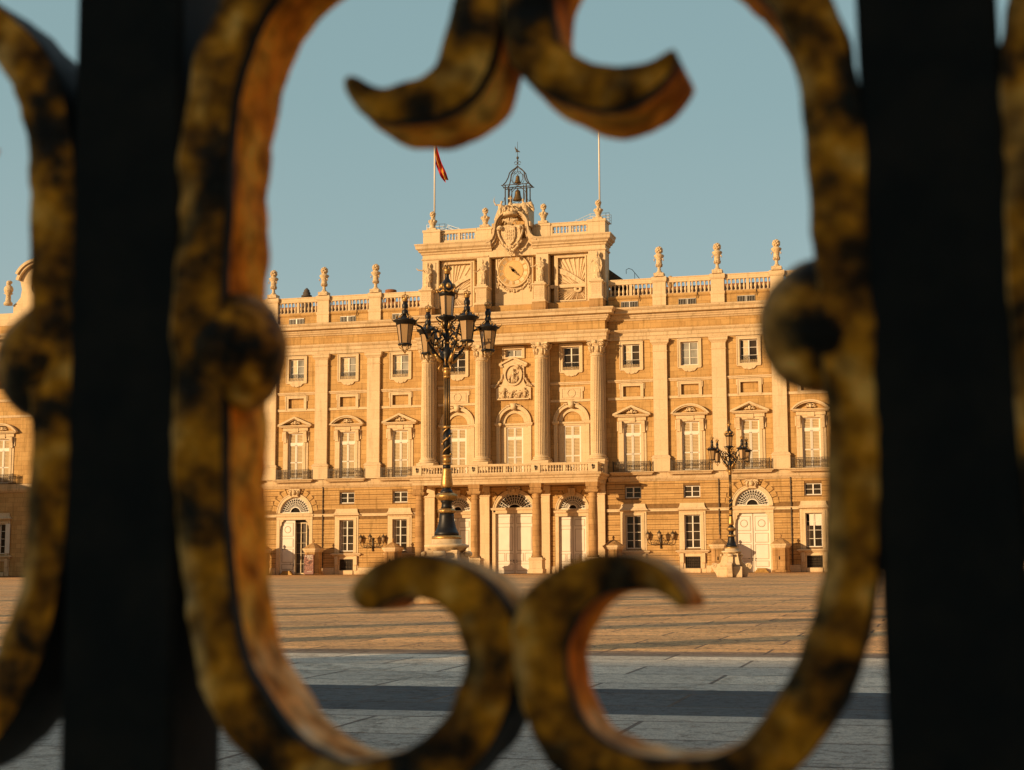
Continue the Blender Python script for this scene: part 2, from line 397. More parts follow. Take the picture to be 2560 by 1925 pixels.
# attic (upper) windows
def sash(w_, z0, z1, rows, cols=2, y=.28, fr=.1, mu=.05, mid=.14):
    m = MB()
    m.box(-w_/2, -w_/2+fr, y-.06, y+.04, z0, z1); m.box(w_/2-fr, w_/2, y-.06, y+.04, z0, z1)
    m.box(-w_/2+fr, w_/2-fr, y-.055, y+.04, z0, z0+fr*1.1); m.box(-w_/2+fr, w_/2-fr, y-.055, y+.04, z1-fr, z1)
    m.box(-mid/2, mid/2, y-.075, y+.03, z0+fr*1.1, z1-fr)
    for i in range(1, rows):
        z = z0 + (z1-z0)*i/rows
        for a, b in ((-w_/2+fr, -mid/2), (mid/2, w_/2-fr)): m.box(a, b, y-.04, y+.02, z-mu/2, z+mu/2)
    return m
def surround(w_, z0, z1, b=.34, out=.12, ears=0, sill=True):
    m = MB(); x = w_/2
    m.box(-x-b, -x, -out, .02, z0-b*.6, z1+b); m.box(x, x+b, -out, .02, z0-b*.6, z1+b); m.box(-x, x, -out, .02, z1, z1+b)
    m.box(-x, x, -out, .02, z0-b*.6, z0)
    if ears:
        m.box(-x-b-.16, -x-b, -out+.01, .02, z1-.35, z1+b); m.box(x+b, x+b+.16, -out+.01, .02, z1-.35, z1+b)
    k = .07
    m.box(-x-b-.04, -x-b+k, -out-.05, -out+.003, z0-b*.6, z1+b); m.box(x+b-k, x+b+.04, -out-.05, -out+.003, z0-b*.6, z1+b); m.box(-x-b+k, x+b-k, -out-.05, -out+.003, z1+b-k, z1+b+.04)
    return m
A_f = sash(1.98, 23.42, 26.08, 3).mesh('attic_window', M_WHITE)
g = MB(); g.box(-.98,.98,.30,.33,23.42,26.08); A_g = g.mesh('pane', M_PANE2)
g = MB(); g.box(-.98,.98,.30,.33,23.42,26.08); A_g2 = g.mesh('pane', M_PANE)
s_ = surround(2.0, 23.4, 26.1, .34, .12, 0)
s_.prism([(-1.34,23.2),(-1.34,23.08),(-.85,23.06),(-.72,22.9),(-.55,22.74),(-.25,22.7),(0,22.64),(.25,22.7),(.55,22.74),(.72,22.9),(.85,23.06),(1.34,23.08),(1.34,23.2)], -.14, .02)
for x in (-.3, .3): s_.lathe([(.02,-.2),(.1,-.18),(.1,-.12)], (x,0,22.78), 8, ax='y')
A_s = s_.mesh('surround', M_TRIM)
def grille(w_, z0, z1, y, gold=True):
    m = MB(); m.cur = 0
    m.box(-w_/2, w_/2, y-.02, y+.02, z1-.04, z1); m.box(-w_/2, w_/2, y-.015, y+.015, z0+.36, z0+.39)
    n = 10
    for i in range(n+1):
        x = -w_/2 + w_*i/n; m.box(x-.013, x+.013, y-.013, y+.013, z0, z1)
    for i in range(n//2):
        x = -w_/2 + w_*(2*i+1)/n; m.arc(x, z0+.6, .1, .135, y-.012, y+.012, 0, 360, 10)
    m.cur = 1
    for i in range(n):
        x = -w_/2 + w_*(i+.5)/n; m.arc(x, z0+.12, .045, .085, y-.03, y, 0, 360, 8); m.arc(x+.05, z0+.28, .04, .075, y-.03, y, 0, 360, 8)
    return m
A_r = grille(1.98, 23.42, 24.25, -.02).mesh('grille', [M_IRON, M_GRILL])
g = surround(2.0, 20.05, 21.25, .33, .12, 1); B_s = g.mesh('panel_surround', M_TRIM)
g = MB(); g.box(-1.0,1.0,.22,.26,20.05,21.25); B_b = g.mesh('sunk_panel', M_WALL)
# balcony doors
def shut():
    f = MB(); y = .22
    f.box(-1.0,-.9,y-.06,y+.04,11.45,17.0); f.box(.9,1.0,y-.06,y+.04,11.45,17.0); f.box(-.9,.9,y-.055,y+.04,16.86,17.0); f.box(-.9,.9,y-.055,y+.04,15.6,15.9)
    f.box(-.035,.035,y-.07,y+.03,11.45,16.86)
    for a, b in ((-.9,-.06),(.06,.9)):
        f.box(a,b,y-.05,y+.03,15.5,15.6); f.box(a,b,y-.05,y+.03,13.42,13.54); f.box(a,b,y-.05,y+.03,11.45,11.65); f.box(a,a+.07,y-.05,y+.03,11.65,16.86); f.box(b-.07,b,y-.05,y+.03,11.65,16.86)
    s = MB()
    for a, b in ((-.83,-.06),(.06,.83)):
        for z0, z1 in ((11.65,13.42),(13.54,15.5),(15.92,16.84)):
            n = int((z1-z0)/.16)
            for i in range(n):
                z = z0 + (z1-z0)*(i+.5)/n; s.add([(a,y-.045,z-.04),(b,y-.045,z-.04),(b,y+.01,z+.04),(a,y+.01,z+.04)], [(0,1,2,3)])
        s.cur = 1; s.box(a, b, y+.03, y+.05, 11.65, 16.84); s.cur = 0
    return f, s
f_, s_ = shut(); C_f, C_s = f_.mesh('balcony_door', M_WHITE), s_.mesh('louvred_shutter', [M_SHUT2, M_SHUTB])
g = MB()
for s in (-1, 1):
    g.box(*sorted((s*1.0, s*1.33)), -.14, .02, 11.45, 16.99); g.box(*sorted((s*1.33, s*1.62)), -.08, .02, 11.45, 17.3)
    g.smooth = True
    for x in (1.16, 1.5):
        pass
    g.smooth = False
    pr = [(0,15.85),(-.16,15.9),(-.12,16.1),(-.2,16.5),(-.34,16.9),(-.36,17.15),(-.22,17.25),(0,17.25)]
    x0, x1 = sorted((s*1.14, s*1.5))
    n = len(pr); g.add([(x0,p[0]-.1,p[1]) for p in pr]+[(x1,p[0]-.1,p[1]) for p in pr], [tuple(range(n)), tuple(range(2*n-1,n-1,-1))]+[(i,(i+1)%n,(i+1)%n+n,i+n) for i in range(n)])
    x0, x1 = sorted((s*1.62, s*1.76)); g.box(x0, x1, -.1, .02, 16.1, 17.2)
g.box(-1.33, 1.33, -.143, .02, 17.0, 17.29); g.box(-1.62, 1.62, -.2, .02, 17.3, 17.72)
g.box(-.4,.4,-.26,-.15,17.12,17.62)
C_r = g.mesh('surround', M_TRIM)
PEDC = [(0,17.7),(.3,17.7),(.34,17.8),(.5,17.84),(.52,17.95),(0,18.0)]
def ped(tri):
    m = MB(); m.sweep([(-1.66,.02),(-1.66,-.12),(1.66,-.12),(1.66,.02)], PEDC)
    if tri:
        for s in (-1, 1): m.prism([(s*2.16,17.95),(s*2.16,18.07),(0,19.02),(0,18.8),(s*1.7,18.0)], -.62, .02); m.prism([(s*2.0,17.98),(0,18.86),(0,18.7),(s*1.6,17.98)], -.5, .02)
    else:
        R0 = 2.74; cz = 18.98-R0; a = math.degrees(math.acos(2.12/R0))
        m.arc(0, cz, R0-.17, R0, -.62, .02, a, 180-a, 20); m.arc(0, cz, R0-.3, R0-.16, -.5, .02, a+1, 179-a, 20)
    return m
def ped_carv(tri):
    m = MB(); m.smooth = True; m.ball((0,-.22,18.32), .2, 1, .9, 1.25, 8, 6)
    for s in (-1, 1):
        for i in range(4): m.ball((s*(.24+.1*i), -.2, 18.24+.05*math.sin(i*2)), .12-.015*i, n=6, m=4)
        m.tube([(s*(.2+.22*math.cos(t)), -.2, 18.38+.14*math.sin(t)) for t in [i*.6-1 for i in range(7)]], .05, 5)
    return m
D_t, D_s = ped(1).mesh('triangular_pediment', M_TRIM), ped(0).mesh('segmental_pediment', M_TRIM)
D_c = ped_carv(1).mesh('carving', M_CARV)
def balcony():
    m = MB(); y0, y1 = -.95, -.1; X = 2.12; z0, z1 = 11.42, 12.52
    for z in (z0, z0+.2, z1-.2, z1): m.box(-X, X, y0-.02, y0+.02, z-.03, z+.02); [m.box(x-.02, x+.02, y0, y1, z-.03, z+.02) for x in (-X, X)]
    n = 30
    for i in range(n+1):
        x = -X + 2*X*i/n; m.box(x-.016, x+.016, y0-.016, y0+.016, z0, z1)
        if i % 2: m.box(x-.035, x+.035, y0-.03, y0+.03, 11.9, 12.05)
    for x in (-X, X):
        m.box(x-.03, x+.03, y0-.03, y0+.03, z0, z1+.12)
        for i in range(1, 6): m.box(x-.016, x+.016, y0+(y1-y0)*i/6-.016, y0+(y1-y0)*i/6+.016, z0, z1)
    for i in range(n//2): m.arc(-X+2*X*(2*i+1)/n, z1-.1, .05, .075, y0-.012, y0+.012, 0, 360, 8)
    return m
E_r = balcony().mesh('balcony_railing', M_IRONB)
g = MB(); g.sweep([(-2.2,0),(-2.2,-.62),(2.2,-.62),(2.2,0)], [(-.3,11.0),(.1,11.05),(.2,11.2),(.36,11.3),(.36,11.39),(-.5,11.4)]); E_s = g.mesh('balcony_slab', M_CORN)
# ground-floor windows
F_f = sash(1.84, 8.45, 9.74, 2).mesh('mezzanine_window', M_WHITE)
g = MB(); g.box(-.92,.92,.30,.33,8.45,9.74); F_g = g.mesh('pane', M_PANE)
G_f = sash(1.78, 2.74, 6.46, 4, fr=.1).mesh('ground_floor_window', M_WHITE)
g = MB(); g.box(-.88,.88,.30,.33,2.74,6.46); G_g = g.mesh('pane', M_PANE)
g = MB(); g.smooth = False
for s in (-1, 1): g.box(*sorted((s*.9, s*1.5)), -.1, .02, 2.55, 6.475); g.box(*sorted((s*.9, s*1.28)), -.16, -.08, 2.56, 6.465)
g.box(-1.5, 1.5, -.1, .02, 6.48, 6.98); g.box(-1.28, 1.28, -.16, -.08, 6.47, 6.75)
g.sweep([(-1.34,.02),(-1.34,-.1),(1.34,-.1),(1.34,.02)], [(0,6.95),(.26,7.0),(.36,7.03),(.36,7.14),(.30,7.17),(.16,7.3),(.07,7.5),(.03,7.8),(0,7.8)])
g.box(-1.3,1.3,-.1,.02,6.96,7.78)
G_s = g.mesh('surround', M_TRIM)
g = MB(); g.sweep([(-1.6,.02),(-1.6,-.12),(1.6,-.12),(1.6,.02)], [(0,2.16),(.1,2.2),(.16,2.3),(.3,2.36),(.3,2.48),(0,2.54)]); g.box(-1.55,1.55,-.1,.02,1.82,2.2)
for s in (-1, 1):
    g.box(*sorted((s*.86, s*1.5)), -.1, .02, .0, 1.83); g.box(*sorted((s*1.02, s*1.4)), -.3, -.09, 1.1, 2.18); g.box(*sorted((s*1.08, s*1.34)), -.2, -.09, .5, 1.11)
g.box(-.86,.86,-.22,.02,0,.5); G_sl = g.mesh('sill', M_TRIM)
g = MB()
for i in range(9): x = -.84+1.68*i/8; g.box(x-.014,x+.014,.02,.05,.5,1.82)
for z_ in (.6, 1.16, 1.72): g.box(-.86,.86,.02,.05,z_-.015,z_+.015)
for i in range(6):
    for zz in (.88, 1.44): g.arc(-.7+.28*i, zz, .09, .12, .02, .05, 0, 360, 10)
H_g = g.mesh('basement_window', M_IRONB)
g = MB(); g.box(-.86,.86,.3,.33,.5,1.82); H_p = g.mesh('pane', M_DARK)
# arched doorways
def fan(r, zs, r_in, y=.2, n=17):
    m = MB(); m.smooth = False
    m.arc(0, zs, r-.08, r, y-.05, y+.05, 0, 180, 30); m.box(-r, r, y-.05, y+.05, zs-.02, zs+.09)
    m.arc(0, zs+.05, r_in, r_in+.09, y-.05, y+.03, 0, 180, 20)
    for i in range(n):
        a = PI*(i+.5)/n; c, q = math.cos(a), math.sin(a)
        w2 = .028
        x0, z0, x1, z1 = (r_in+.05)*c, zs+.05+(r_in+.05)*q, (r-.05)*c, zs+(r-.05)*q
        nx, nz = -q*w2, c*w2
        m.prism([(x0-nx,z0-nz),(x1-nx,z1-nz),(x1+nx,z1+nz),(x0+nx,z0+nz)], y-.03, y+.02)
        for t, rr in ((.86,.085),(.62,.06),(.40,.04)):
            rad = r_in + (r-r_in)*t; aa = a + .5*PI/n
            for a2 in ((aa,) if t != .86 else (aa, a)):
                if a2 < PI-.03: m.arc(rad*math.cos(a2), zs+rad*math.sin(a2), rr-.028, rr, y-.025, y+.015, 0, 360, 8)
    return m
def leaf(w_, z0, z1, kind=0, hinge=0):                 # a door leaf from x=0..w_
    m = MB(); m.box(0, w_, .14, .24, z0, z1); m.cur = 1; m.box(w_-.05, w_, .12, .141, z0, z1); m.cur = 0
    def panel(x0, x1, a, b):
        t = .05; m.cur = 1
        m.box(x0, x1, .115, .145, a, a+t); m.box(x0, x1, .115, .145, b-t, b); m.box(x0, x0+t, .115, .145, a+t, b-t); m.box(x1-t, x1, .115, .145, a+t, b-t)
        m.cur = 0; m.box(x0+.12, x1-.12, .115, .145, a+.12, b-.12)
    H = z1-z0
    if kind == 0:
        panel(.22, w_-.22, z0+.09*H, z0+.19*H); panel(.22, w_-.22, z0+.22*H, z0+.47*H); panel(.22, w_-.22, z0+.5*H, z0+.66*H)
        panel(.22, w_-.22, z0+.7*H, z0+.95*H); m.cur = 1; m.arc(w_/2, z0+.825*H, .35, .43, .1, .14, 0, 360, 24); m.cur = 0; m.lathe([(.3,.125),(.28,.10)], (w_/2,0,z0+.825*H), 20, ax='y')
    else:
        panel(.2, w_-.2, z0+.04*H, z0+.16*H); panel(.2, w_*.48, z0+.2*H, z0+.34*H); panel(w_*.54, w_-.2, z0+.2*H, z0+.34*H); panel(.24, w_-.24, z0+.38*H, z0+.78*H); panel(.2, w_-.2, z0+.83*H, z0+.95*H)
    return m
def knob(x, z): m = MB(); m.smooth = True; m.ball((x, .07, z), .06, n=8, m=5); m.box(x-.03, x+.03, .1, .13, z-.3, z-.1); m.box(x-.42,x-.3,.1,.13,z-.04,z+.03); return m
def doorway(x, hw, ztop, zs, r, rin, kind, Rout, openleaf=False, steps=None, fancy=0):
    lf = leaf(hw-.01, .05, ztop-.02, kind); lm = lf.mesh('door_leaf', [M_WHITE, M_GROOVE])
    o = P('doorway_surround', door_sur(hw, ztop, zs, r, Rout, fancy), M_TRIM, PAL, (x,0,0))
    if openleaf:
        a = P('door_leaf', lm, parent=o, loc=(-hw+.01,.1,0)); P('door_handle', knob(hw-.2, 1.3), M_IRON, a)
        b = P('door_leaf', lm, parent=o, loc=(hw,.35,0), label='white door leaf swung back open'); b.rotation_euler.z = R(-109) + PI
        g = MB(); g.box(-hw+.1, hw, .95, .99, 0, ztop); P('dark_opening', g, M_DARK, o)
        g = sash(1.5, .1, ztop-.3, 5, y=.8, fr=.13, mid=.1); P('inner_glazed_door', g, M_SHUT, o, (.55,0,0))
    else:
        a = P('door_leaf', lm, parent=o, loc=(-hw+.01,.1,0)); P('door_handle', knob(hw-.14, 1.55), M_IRON, a)
        lf2 = MB(); lf2.merge(lf, Matrix.Scale(-1, 4, (1,0,0))); lf2.f = [tuple(reversed(q)) for q in lf2.f]
        b = P('door_leaf', lf2, [M_WHITE, M_GROOVE], o, (hw-.01,.1,0)); P('door_handle', knob(-hw+.24, 1.55), M_IRON, b)
    fn = P('fanlight', fan(r, zs, rin), M_WHITE, PAL, (x,0,0))
    g = MB(); g.box(-r, r, .34, .38, zs, zs+r+.05); P('pane', g, M_DARK, fn)
    if steps:
        g = MB(); g.prism([(-.75,0),(.75,0),(.75,.14),(.62,.14),(.62,.3),(.48,.3),(.48,.48),(-.48,.48),(-.48,.3),(-.62,.3),(-.62,.14),(-.75,.14)], -.4, .2)
        P('doorstep', g, M_WOODSTEP, PAL, (x+steps, 0, 0))
def door_sur(hw, ztop, zs, r, Rout, fancy):
    m = MB(); x = hw
    for s in (-1, 1):
        m.box(*sorted((s*(x-.02), s*(x+.38))), -.1, .3, 0, ztop+.02)
        if fancy: m.prism([(s*(x-.02), ztop),(s*(x-.5),ztop),(s*(x-.46),ztop-.16),(s*(x-.26),ztop-.3),(s*(x-.28),ztop-.55),(s*(x-.12),ztop-.75),(s*(x-.08),ztop-1.1),(s*(x-.02),ztop-1.15)], -.06, .12)
    m.box(-x-.38, x+.38, -.1, .3, ztop, ztop+.36); m.sweep([(-x-.34,.02),(-x-.34,-.05),(x+.34,-.05),(x+.34,.02)], [(0,ztop+.34),(.14,ztop+.38),(.2,ztop+.5),(.2,ztop+.62),(0,ztop+.7)])
    if zs - ztop > .7: m.box(-x-.3, x+.3, -.04, .3, ztop+.66, zs+.02)
    m.arc(0, zs, r-.01, Rout, -.1, .3, 0, 180, 36); m.arc(0, zs, Rout-.12, Rout+.0, -.15, -.09, 0, 180, 36)
    return m
def keystone(big):
    m = MB(); m.prism([(-.5,9.3),(.5,9.3),(.72,10.28),(-.72,10.28)], -.32, .02); m.smooth = True
    m.ball((0,-.42,9.85), .26, 1, .8, 1.25, 8, 6)
    for s in (-1, 1): m.tube([(s*(.62+.16*math.cos(t)), -.34, 9.95+.2*math.sin(t)) for t in [i*.7 for i in range(9)]], .07, 5); m.tube([(s*.3,-.4,10.1),(s*.5,-.42,9.8),(s*.42,-.38,9.45)], .09, 5)
    return m
K_m = keystone(1).mesh('carved_keystone', M_CARV)
M2 = MB(); M2.prism([(-.32,8.85),(.32,8.85),(.42,9.7),(-.42,9.7)], -.45, .02)
for i in range(3): M2.box(-.26+.2*i, -.14+.2*i, -.52, -.44, 8.95, 9.6)
K_s = M2.mesh('fluted_keystone', M_TRIM)

for s in (-1, 1):
    for k, c in enumerate(side):
        x = s*c
        o = P('attic_window', A_f, parent=PAL, loc=(x,0,0)); P('pane', A_g if (s < 0 or k % 2) else A_g2, parent=o); P('surround', A_s, parent=o)
        if rnd.random() < .5: g = MB(); e = rnd.choice((-1, 1)); g.box(*sorted((e*.1, e*rnd.uniform(.45,.9))), .285, .295, 23.5, 26.0); P('curtain', g, M_SHUT, o); P('grille', A_r, parent=o)
        o = P('sunk_panel', B_b, parent=PAL, loc=(x,0,0)); P('panel_surround', B_s, parent=o)
        o = P('balcony_door', C_f, parent=PAL, loc=(x,0,0)); P('louvred_shutter', C_s, parent=o); P('surround', C_r, parent=o)
        o = P('triangular_pediment' if k % 2 == 0 else 'segmental_pediment', D_t if k % 2 == 0 else D_s, parent=PAL, loc=(x,0,0)); P('carving', D_c, parent=o)
        P('balcony_railing', E_r, parent=PAL, loc=(x,0,0)); P('balcony_slab', E_s, parent=PAL, loc=(x,0,-.01))
        if k in doors:
            doorway(x, 1.95, 6.58, 7.38, 1.9, .62, 0, 2.33, openleaf=(s < 0 and k == 2), steps=(-.9 if s < 0 else .9), fancy=1)
            P('carved_keystone', K_m, parent=PAL, loc=(x,0,0))
        else:
            o = P('mezzanine_window', F_f, parent=PAL, loc=(x,0,0)); P('pane', F_g, parent=o)
            o = P('ground_floor_window', G_f, parent=PAL, loc=(x,0,0)); P('pane', G_g, parent=o); P('surround', G_s, parent=o); P('sill', G_sl, parent=o)
            if rnd.random() < .4: g = MB(); e = rnd.choice((-1, 1)); g.box(*sorted((e*.5, e*.78)), .285, .295, 2.9, 6.36); P('curtain', g, M_GROOVE, o)
            o = P('basement_window', H_g, parent=PAL, loc=(x,0,0)); P('pane', H_p, parent=o)
            if s > 0 and k == 3:
                g = MB(); g.box(-.78,-.1,.285,.297,5.1,6.36); g.box(.1,.78,.285,.297,5.1,6.36); P('window_blind', g, M_WHITE, PAL, (x,0,0))
for x in (-6.9, 6.9): doorway(x, 1.63, 6.5, 7.3, 1.62, .45, 1, 1.98); P('fluted_keystone', K_s, parent=PAL, loc=(x,0,0))
doorway(0, 2.28, 6.93, 7.08, 2.26, .85, 1, 2.62)
P('carved_keystone', K_m, parent=PAL, loc=(0,0,-.25))
# centre bays: attic windows, plaques, arched balcony doors
for x in (-6.9, 6.9):
    o = P('attic_window', A_f, parent=PAL, loc=(x,0,0)); P('pane', A_g2, parent=o); P('surround', A_s, parent=o); P('grille', A_r, parent=o)
    g = MB(); g.box(-1.36,1.36,-.12,.02,20.0,21.42); g.box(-1.5,-1.36,-.1,.02,20.9,21.42); g.box(1.36,1.5,-.1,.02,20.9,21.42)
    g.box(-1.1,1.1,-.16,-.115,20.14,20.19); g.box(-1.1,1.1,-.16,-.115,21.18,21.23); g.box(-1.1,-1.05,-.16,-.115,20.19,21.18); g.box(1.05,1.1,-.16,-.115,20.19,21.18)
    g.arc(0,20.68,.40,.5,-.18,-.11,0,360,24); P('medallion_plaque', g, M_TRIM, PAL, (x,0,0))
o = P('attic_window', sash(1.96, 25.22, 26.08, 1), M_WHITE, PAL); g = MB(); g.box(-.98,.98,.3,.33,25.22,26.08); P('pane', g, M_PANE2, o)
P('surround', surround(2.0, 25.2, 26.1, .3, .12, 0), M_TRIM, o)
for x in (-6.9, 0, 6.9):
    g = MB()
    g.arc(0, 17.42, 1.70, 2.12, -.16, .02, 0, 180, 30); g.arc(0, 17.42, 2.02, 2.14, -.24, -.15, 0, 180, 30)
    for s in (-1, 1):
        g.box(*sorted((s*1.68, s*2.1)), -.12, .02, 11.2, 17.1); g.sweep([(s*1.9-.24,.02),(s*1.9-.24,-.14),(s*1.9+.24,-.14),(s*1.9+.24,.02)], [(0,17.08),(.06,17.12),(.16,17.3),(.16,17.44),(0,17.46)])
        g.box(*sorted((s*1.02, s*1.71)), .3, .6, 11.2, 17.0)
    g.box(-1.71, 1.71, .3, .6, 16.98, 17.2); g.box(-1.71,1.71,.16,.6,17.2,17.42)
    g.arc(0, 17.46, 1.14, 1.7, .24, .6, 0, 180, 26)
    g.smooth = True
    g.prism([(-.24,19.0),(.24,19.0),(.36,19.72),(-.36,19.72)], -.4, .02)
    for s in (-1, 1): g.tube([(s*.3,-.3,19.6),(s*.5,-.3,19.45),(s*.72,-.26,19.5),(s*.8,-.22,19.35)], .07, 5); g.ball((s*.85,-.22,19.4), .1, n=6, m=4)
    g.smooth = False
    o = P('arched_niche', g, M_TRIM, PAL, (x,0,0)); h = MB(); h.box(-1.15,1.15,.4,.62,17.42,18.6); P('lunette', h, M_WALL, o)
    o = P('balcony_door', C_f, parent=PAL, loc=(x,.28,0)); P('louvred_shutter', C_s, parent=o)
# carved central cartouche under the attic window
g = MB()
g.prism([(-2.1,20.15),(2.1,20.15),(2.1,21.55),(1.55,21.75),(1.3,22.2),(1.2,22.8),(1.3,23.0),(1.3,24.0),(1.55,24.05),(1.6,24.3),(1.35,24.4),(0,25.0),(-1.35,24.4),(-1.6,24.3),(-1.55,24.05),(-1.3,24.0),(-1.3,23.0),(-1.2,22.8),(-1.3,22.2),(-1.55,21.75),(-2.1,21.55)], -.22, .02)
for s in (-1, 1): g.prism([(s*1.7,24.2),(s*1.7,24.42),(0,25.2),(0,24.98),(s*1.35,24.36),(s*1.35,24.2)], -.42, .02); g.prism([(s*1.5,24.0),(s*1.7,24.2),(s*1.3,24.2),(s*1.2,24.0)], -.36, .02)
g.arc(0, 23.08, 1.08, 1.3, -.42, -.2, 0, 360, 40, sx=.84)
g.box(-1.9, 1.9, -.4, -.2, 20.15, 20.3)
o = P('relief_panel', g, M_TRIM, PAL, (0,0,0))
g = MB(); g.smooth = True; rr = random.Random(3)
def blob_figure(m, x, z, h, y=-.34, lean=0.0, k=1):
    m.ball((x+lean*h, y-.08, z+h*.9), h*.075, n=7, m=5)
    m.tube([(x+lean*h*.8, y-.02, z+h*.8),(x+lean*h*.5, y-.06, z+h*.55),(x, y, z+h*.3),(x-.05*h, y, z+.03*h)], [h*.09,h*.11,h*.15,h*.1], 7)
    m.tube([(x+lean*h*.7, y-.05, z+h*.75),(x+.2*h*k, y-.12, z+h*.62),(x+.26*h*k, y-.1, z+h*.8)], [h*.05,h*.045,h*.03], 5)
    m.tube([(x+lean*h*.7, y-.05, z+h*.74),(x-.18*h*k, y-.1, z+h*.55),(x-.08*h*k, y-.15, z+h*.42)], [h*.05,h*.045,h*.03], 5)
    m.tube([(x, y-.04, z+h*.35),(x+.12*h*k, y-.1, z+h*.2),(x+.08*h*k, y-.08, z)], [h*.08,h*.06,h*.04], 5)
blob_figure(g, 0, 22.1, 1.75, lean=.03); blob_figure(g, .42, 22.15, .9, k=-1); blob_figure(g, -.5, 22.2, .75)
P('medallion_carving', g, M_CARV, o); g = MB(); g.smooth = True
blob_figure(g, -1.2, 20.4, 1.2, lean=.1); blob_figure(g, -.3, 20.35, .95, lean=.35); blob_figure(g, .7, 20.35, .8, lean=.4, k=-1); blob_figure(g, 1.45, 20.4, 1.2, lean=-.1, k=-1)
for i in range(46): a = rr.uniform(-1.8,1.8); g.ball((a, -.26, 20.35+rr.random()**1.6*1.0), rr.uniform(.04,.12), n=6, m=4)
P('figure_carving', g, M_CARV, o)
for s in (-1, 1):
    g = MB(); g.smooth = True
    for i in range(16):
        t = i/15; x = s*(1.25+.95*t**1.6); z = 23.1-1.4*t; g.ball((x+rr.uniform(-.05,.05), -.3, z+rr.uniform(-.05,.05)), rr.uniform(.09,.15), n=6, m=4)
    P('garland', g, M_CARV, o)
g = MB(); g.smooth = True
for i in range(7): g.ball((.72+rr.uniform(-.2,.2), -.5, 24.0+rr.uniform(-.25,.25)), rr.uniform(.08,.14), n=6, m=4)
P('carved_flower', g, M_GRILL, o)

# portico with its balcony
g = MB(); PX, PY = 10.85, -4.55
PU = [(-PX,0),(-PX,PY),(PX,PY),(PX,0)]
g.sweep(PU, [(0,10.08),(.04,10.08),(.04,10.4),(.1,10.42),(.14,10.6),(.3,10.68),(.32,10.9),(.48,10.94),(.55,11.08),(.56,11.18),(-.3,11.26)])
g.box(-PX+.02, PX-.02, PY+.02, 0.0, 10.1, 11.2)
P('portico_entablature', g, M_CORN, PAL)
def pcol():
    m = MB(); m.smooth = True
    m.lathe([(.64,1.76),(.68,1.84),(.64,1.94),(.55,2.0),(.53,2.1),(.54,4.0),(.52,6.5),(.47,8.35),(.47,8.42),(.53,8.48),(.53,8.54),(.47,8.58),(.47,8.78),(.6,8.95)], n=28); return m
def pcap():
    m = MB(); m.cbox(0,1.32,-.66,.66,8.95,9.04); m.cbox(0,1.5,-.75,.75,9.04,9.22); m.cbox(0,1.62,-.81,.81,9.2,9.3)
    m.prismz([(-.62,-.62),(.62,-.62),(.62,.62),(-.62,.62)], 9.3, 9.62); m.cbox(0,1.36,-.68,.68,9.62,10.1); return m
def pped():
    m = MB(); m.cbox(0,1.72,-.86,.86,0,.5); m.cbox(0,1.5,-.75,.75,.5,1.55); m.cbox(0,1.66,-.83,.83,1.5,1.62); m.cbox(0,1.5,-.75,.75,1.62,1.77); return m
pc1, pc2, pc3 = pcol().mesh('portico_column', M_OLD), pcap().mesh('column_capital', M_OLD), pped().mesh('column_pedestal', M_TRIM)
for x in (-10.19, -3.5, 3.72, 10.19):
    o = P('portico_column', pc1, parent=PAL, loc=(x,-3.95,0)); P('column_capital', pc2, parent=o); P('column_pedestal', pc3, parent=o)
    m = MB(); m.cbox(0,1.2,-.42,0.0,.0,8.95); m.cbox(0,1.4,-.52,0.0,8.95,9.28); m.cbox(0,1.26,-.46,0.0,9.28,10.1); P('wall_pier', m, M_TRIM, PAL, (x,0,0))
def balus(h, r):
    m = MB(); m.smooth = True
    m.lathe([(r*.95,0),(r*.95,h*.08),(r*.5,h*.12),(r*.62,h*.2),(r,h*.34),(r*.92,h*.44),(r*.5,h*.6),(r*.42,h*.78),(r*.6,h*.82),(r*.5,h*.88),(r*.9,h*.94),(r*.9,h)], n=8); return m
def balustrade(segs, y, z0, zb, zt, z1, sp, r, depth=.34, midpier=True):
    """solid base z0..zb, balusters zb..zt, rail zt..z1 between x pairs"""
    m = MB(); b = balus(zt-zb, r)
    for a, c in segs:
        m.box(a, c, y-depth/2, y+depth/2, z0, zb); m.sweep([(a,y),(c,y)], [(depth/2,zt),(depth/2+.04,zt+.04),(depth/2+.04,z1-.12),(depth/2+.1,z1-.1),(depth/2+.1,z1),(-depth/2,z1),(-depth/2,zt),(depth/2,zt)])
        halves = [(a, (a+c)/2-.16), ((a+c)/2+.16, c)] if midpier and c-a > 3 else [(a, c)]
        if len(halves) == 2: m.box((a+c)/2-.16, (a+c)/2+.16, y-depth/2+.03, y+depth/2-.03, zb, zt)
        for p, q in halves:
            n = max(1, int((q-p)/sp))
            for i in range(n): m.merge(b, off=(p+(q-p)*(i+.5)/n, y, zb))
    return m
pp = (-10.35, -3.6, 3.75, 10.35)
segs = [(pp[i]+.55, pp[i+1]-.55) for i in range(3)]
P('balcony_balustrade', balustrade(segs, -4.35, 11.2, 11.38, 12.08, 12.34, .31, .125, .3), M_TRIM, PAL)
for x in pp: g = MB(); g.cbox(0, 1.1, -4.56, -4.14, 11.2, 12.26); g.cbox(0, 1.2, -4.62, -4.1, 12.26, 12.36); P('balustrade_pier', g, M_TRIM, PAL, (x,0,0))
for s in (-1, 1):
    m = MB(); b = balus(.7, .125)
    x = s*10.7; m.box(x-.15,x+.15,-4.1,-.4,11.2,11.38); m.box(x-.19,x+.19,-4.1,-.4,12.08,12.34)
    for i in range(11): m.merge(b, off=(x, -4.0+.34*i, 11.38))
    P('side_balustrade', m, M_TRIM, PAL)
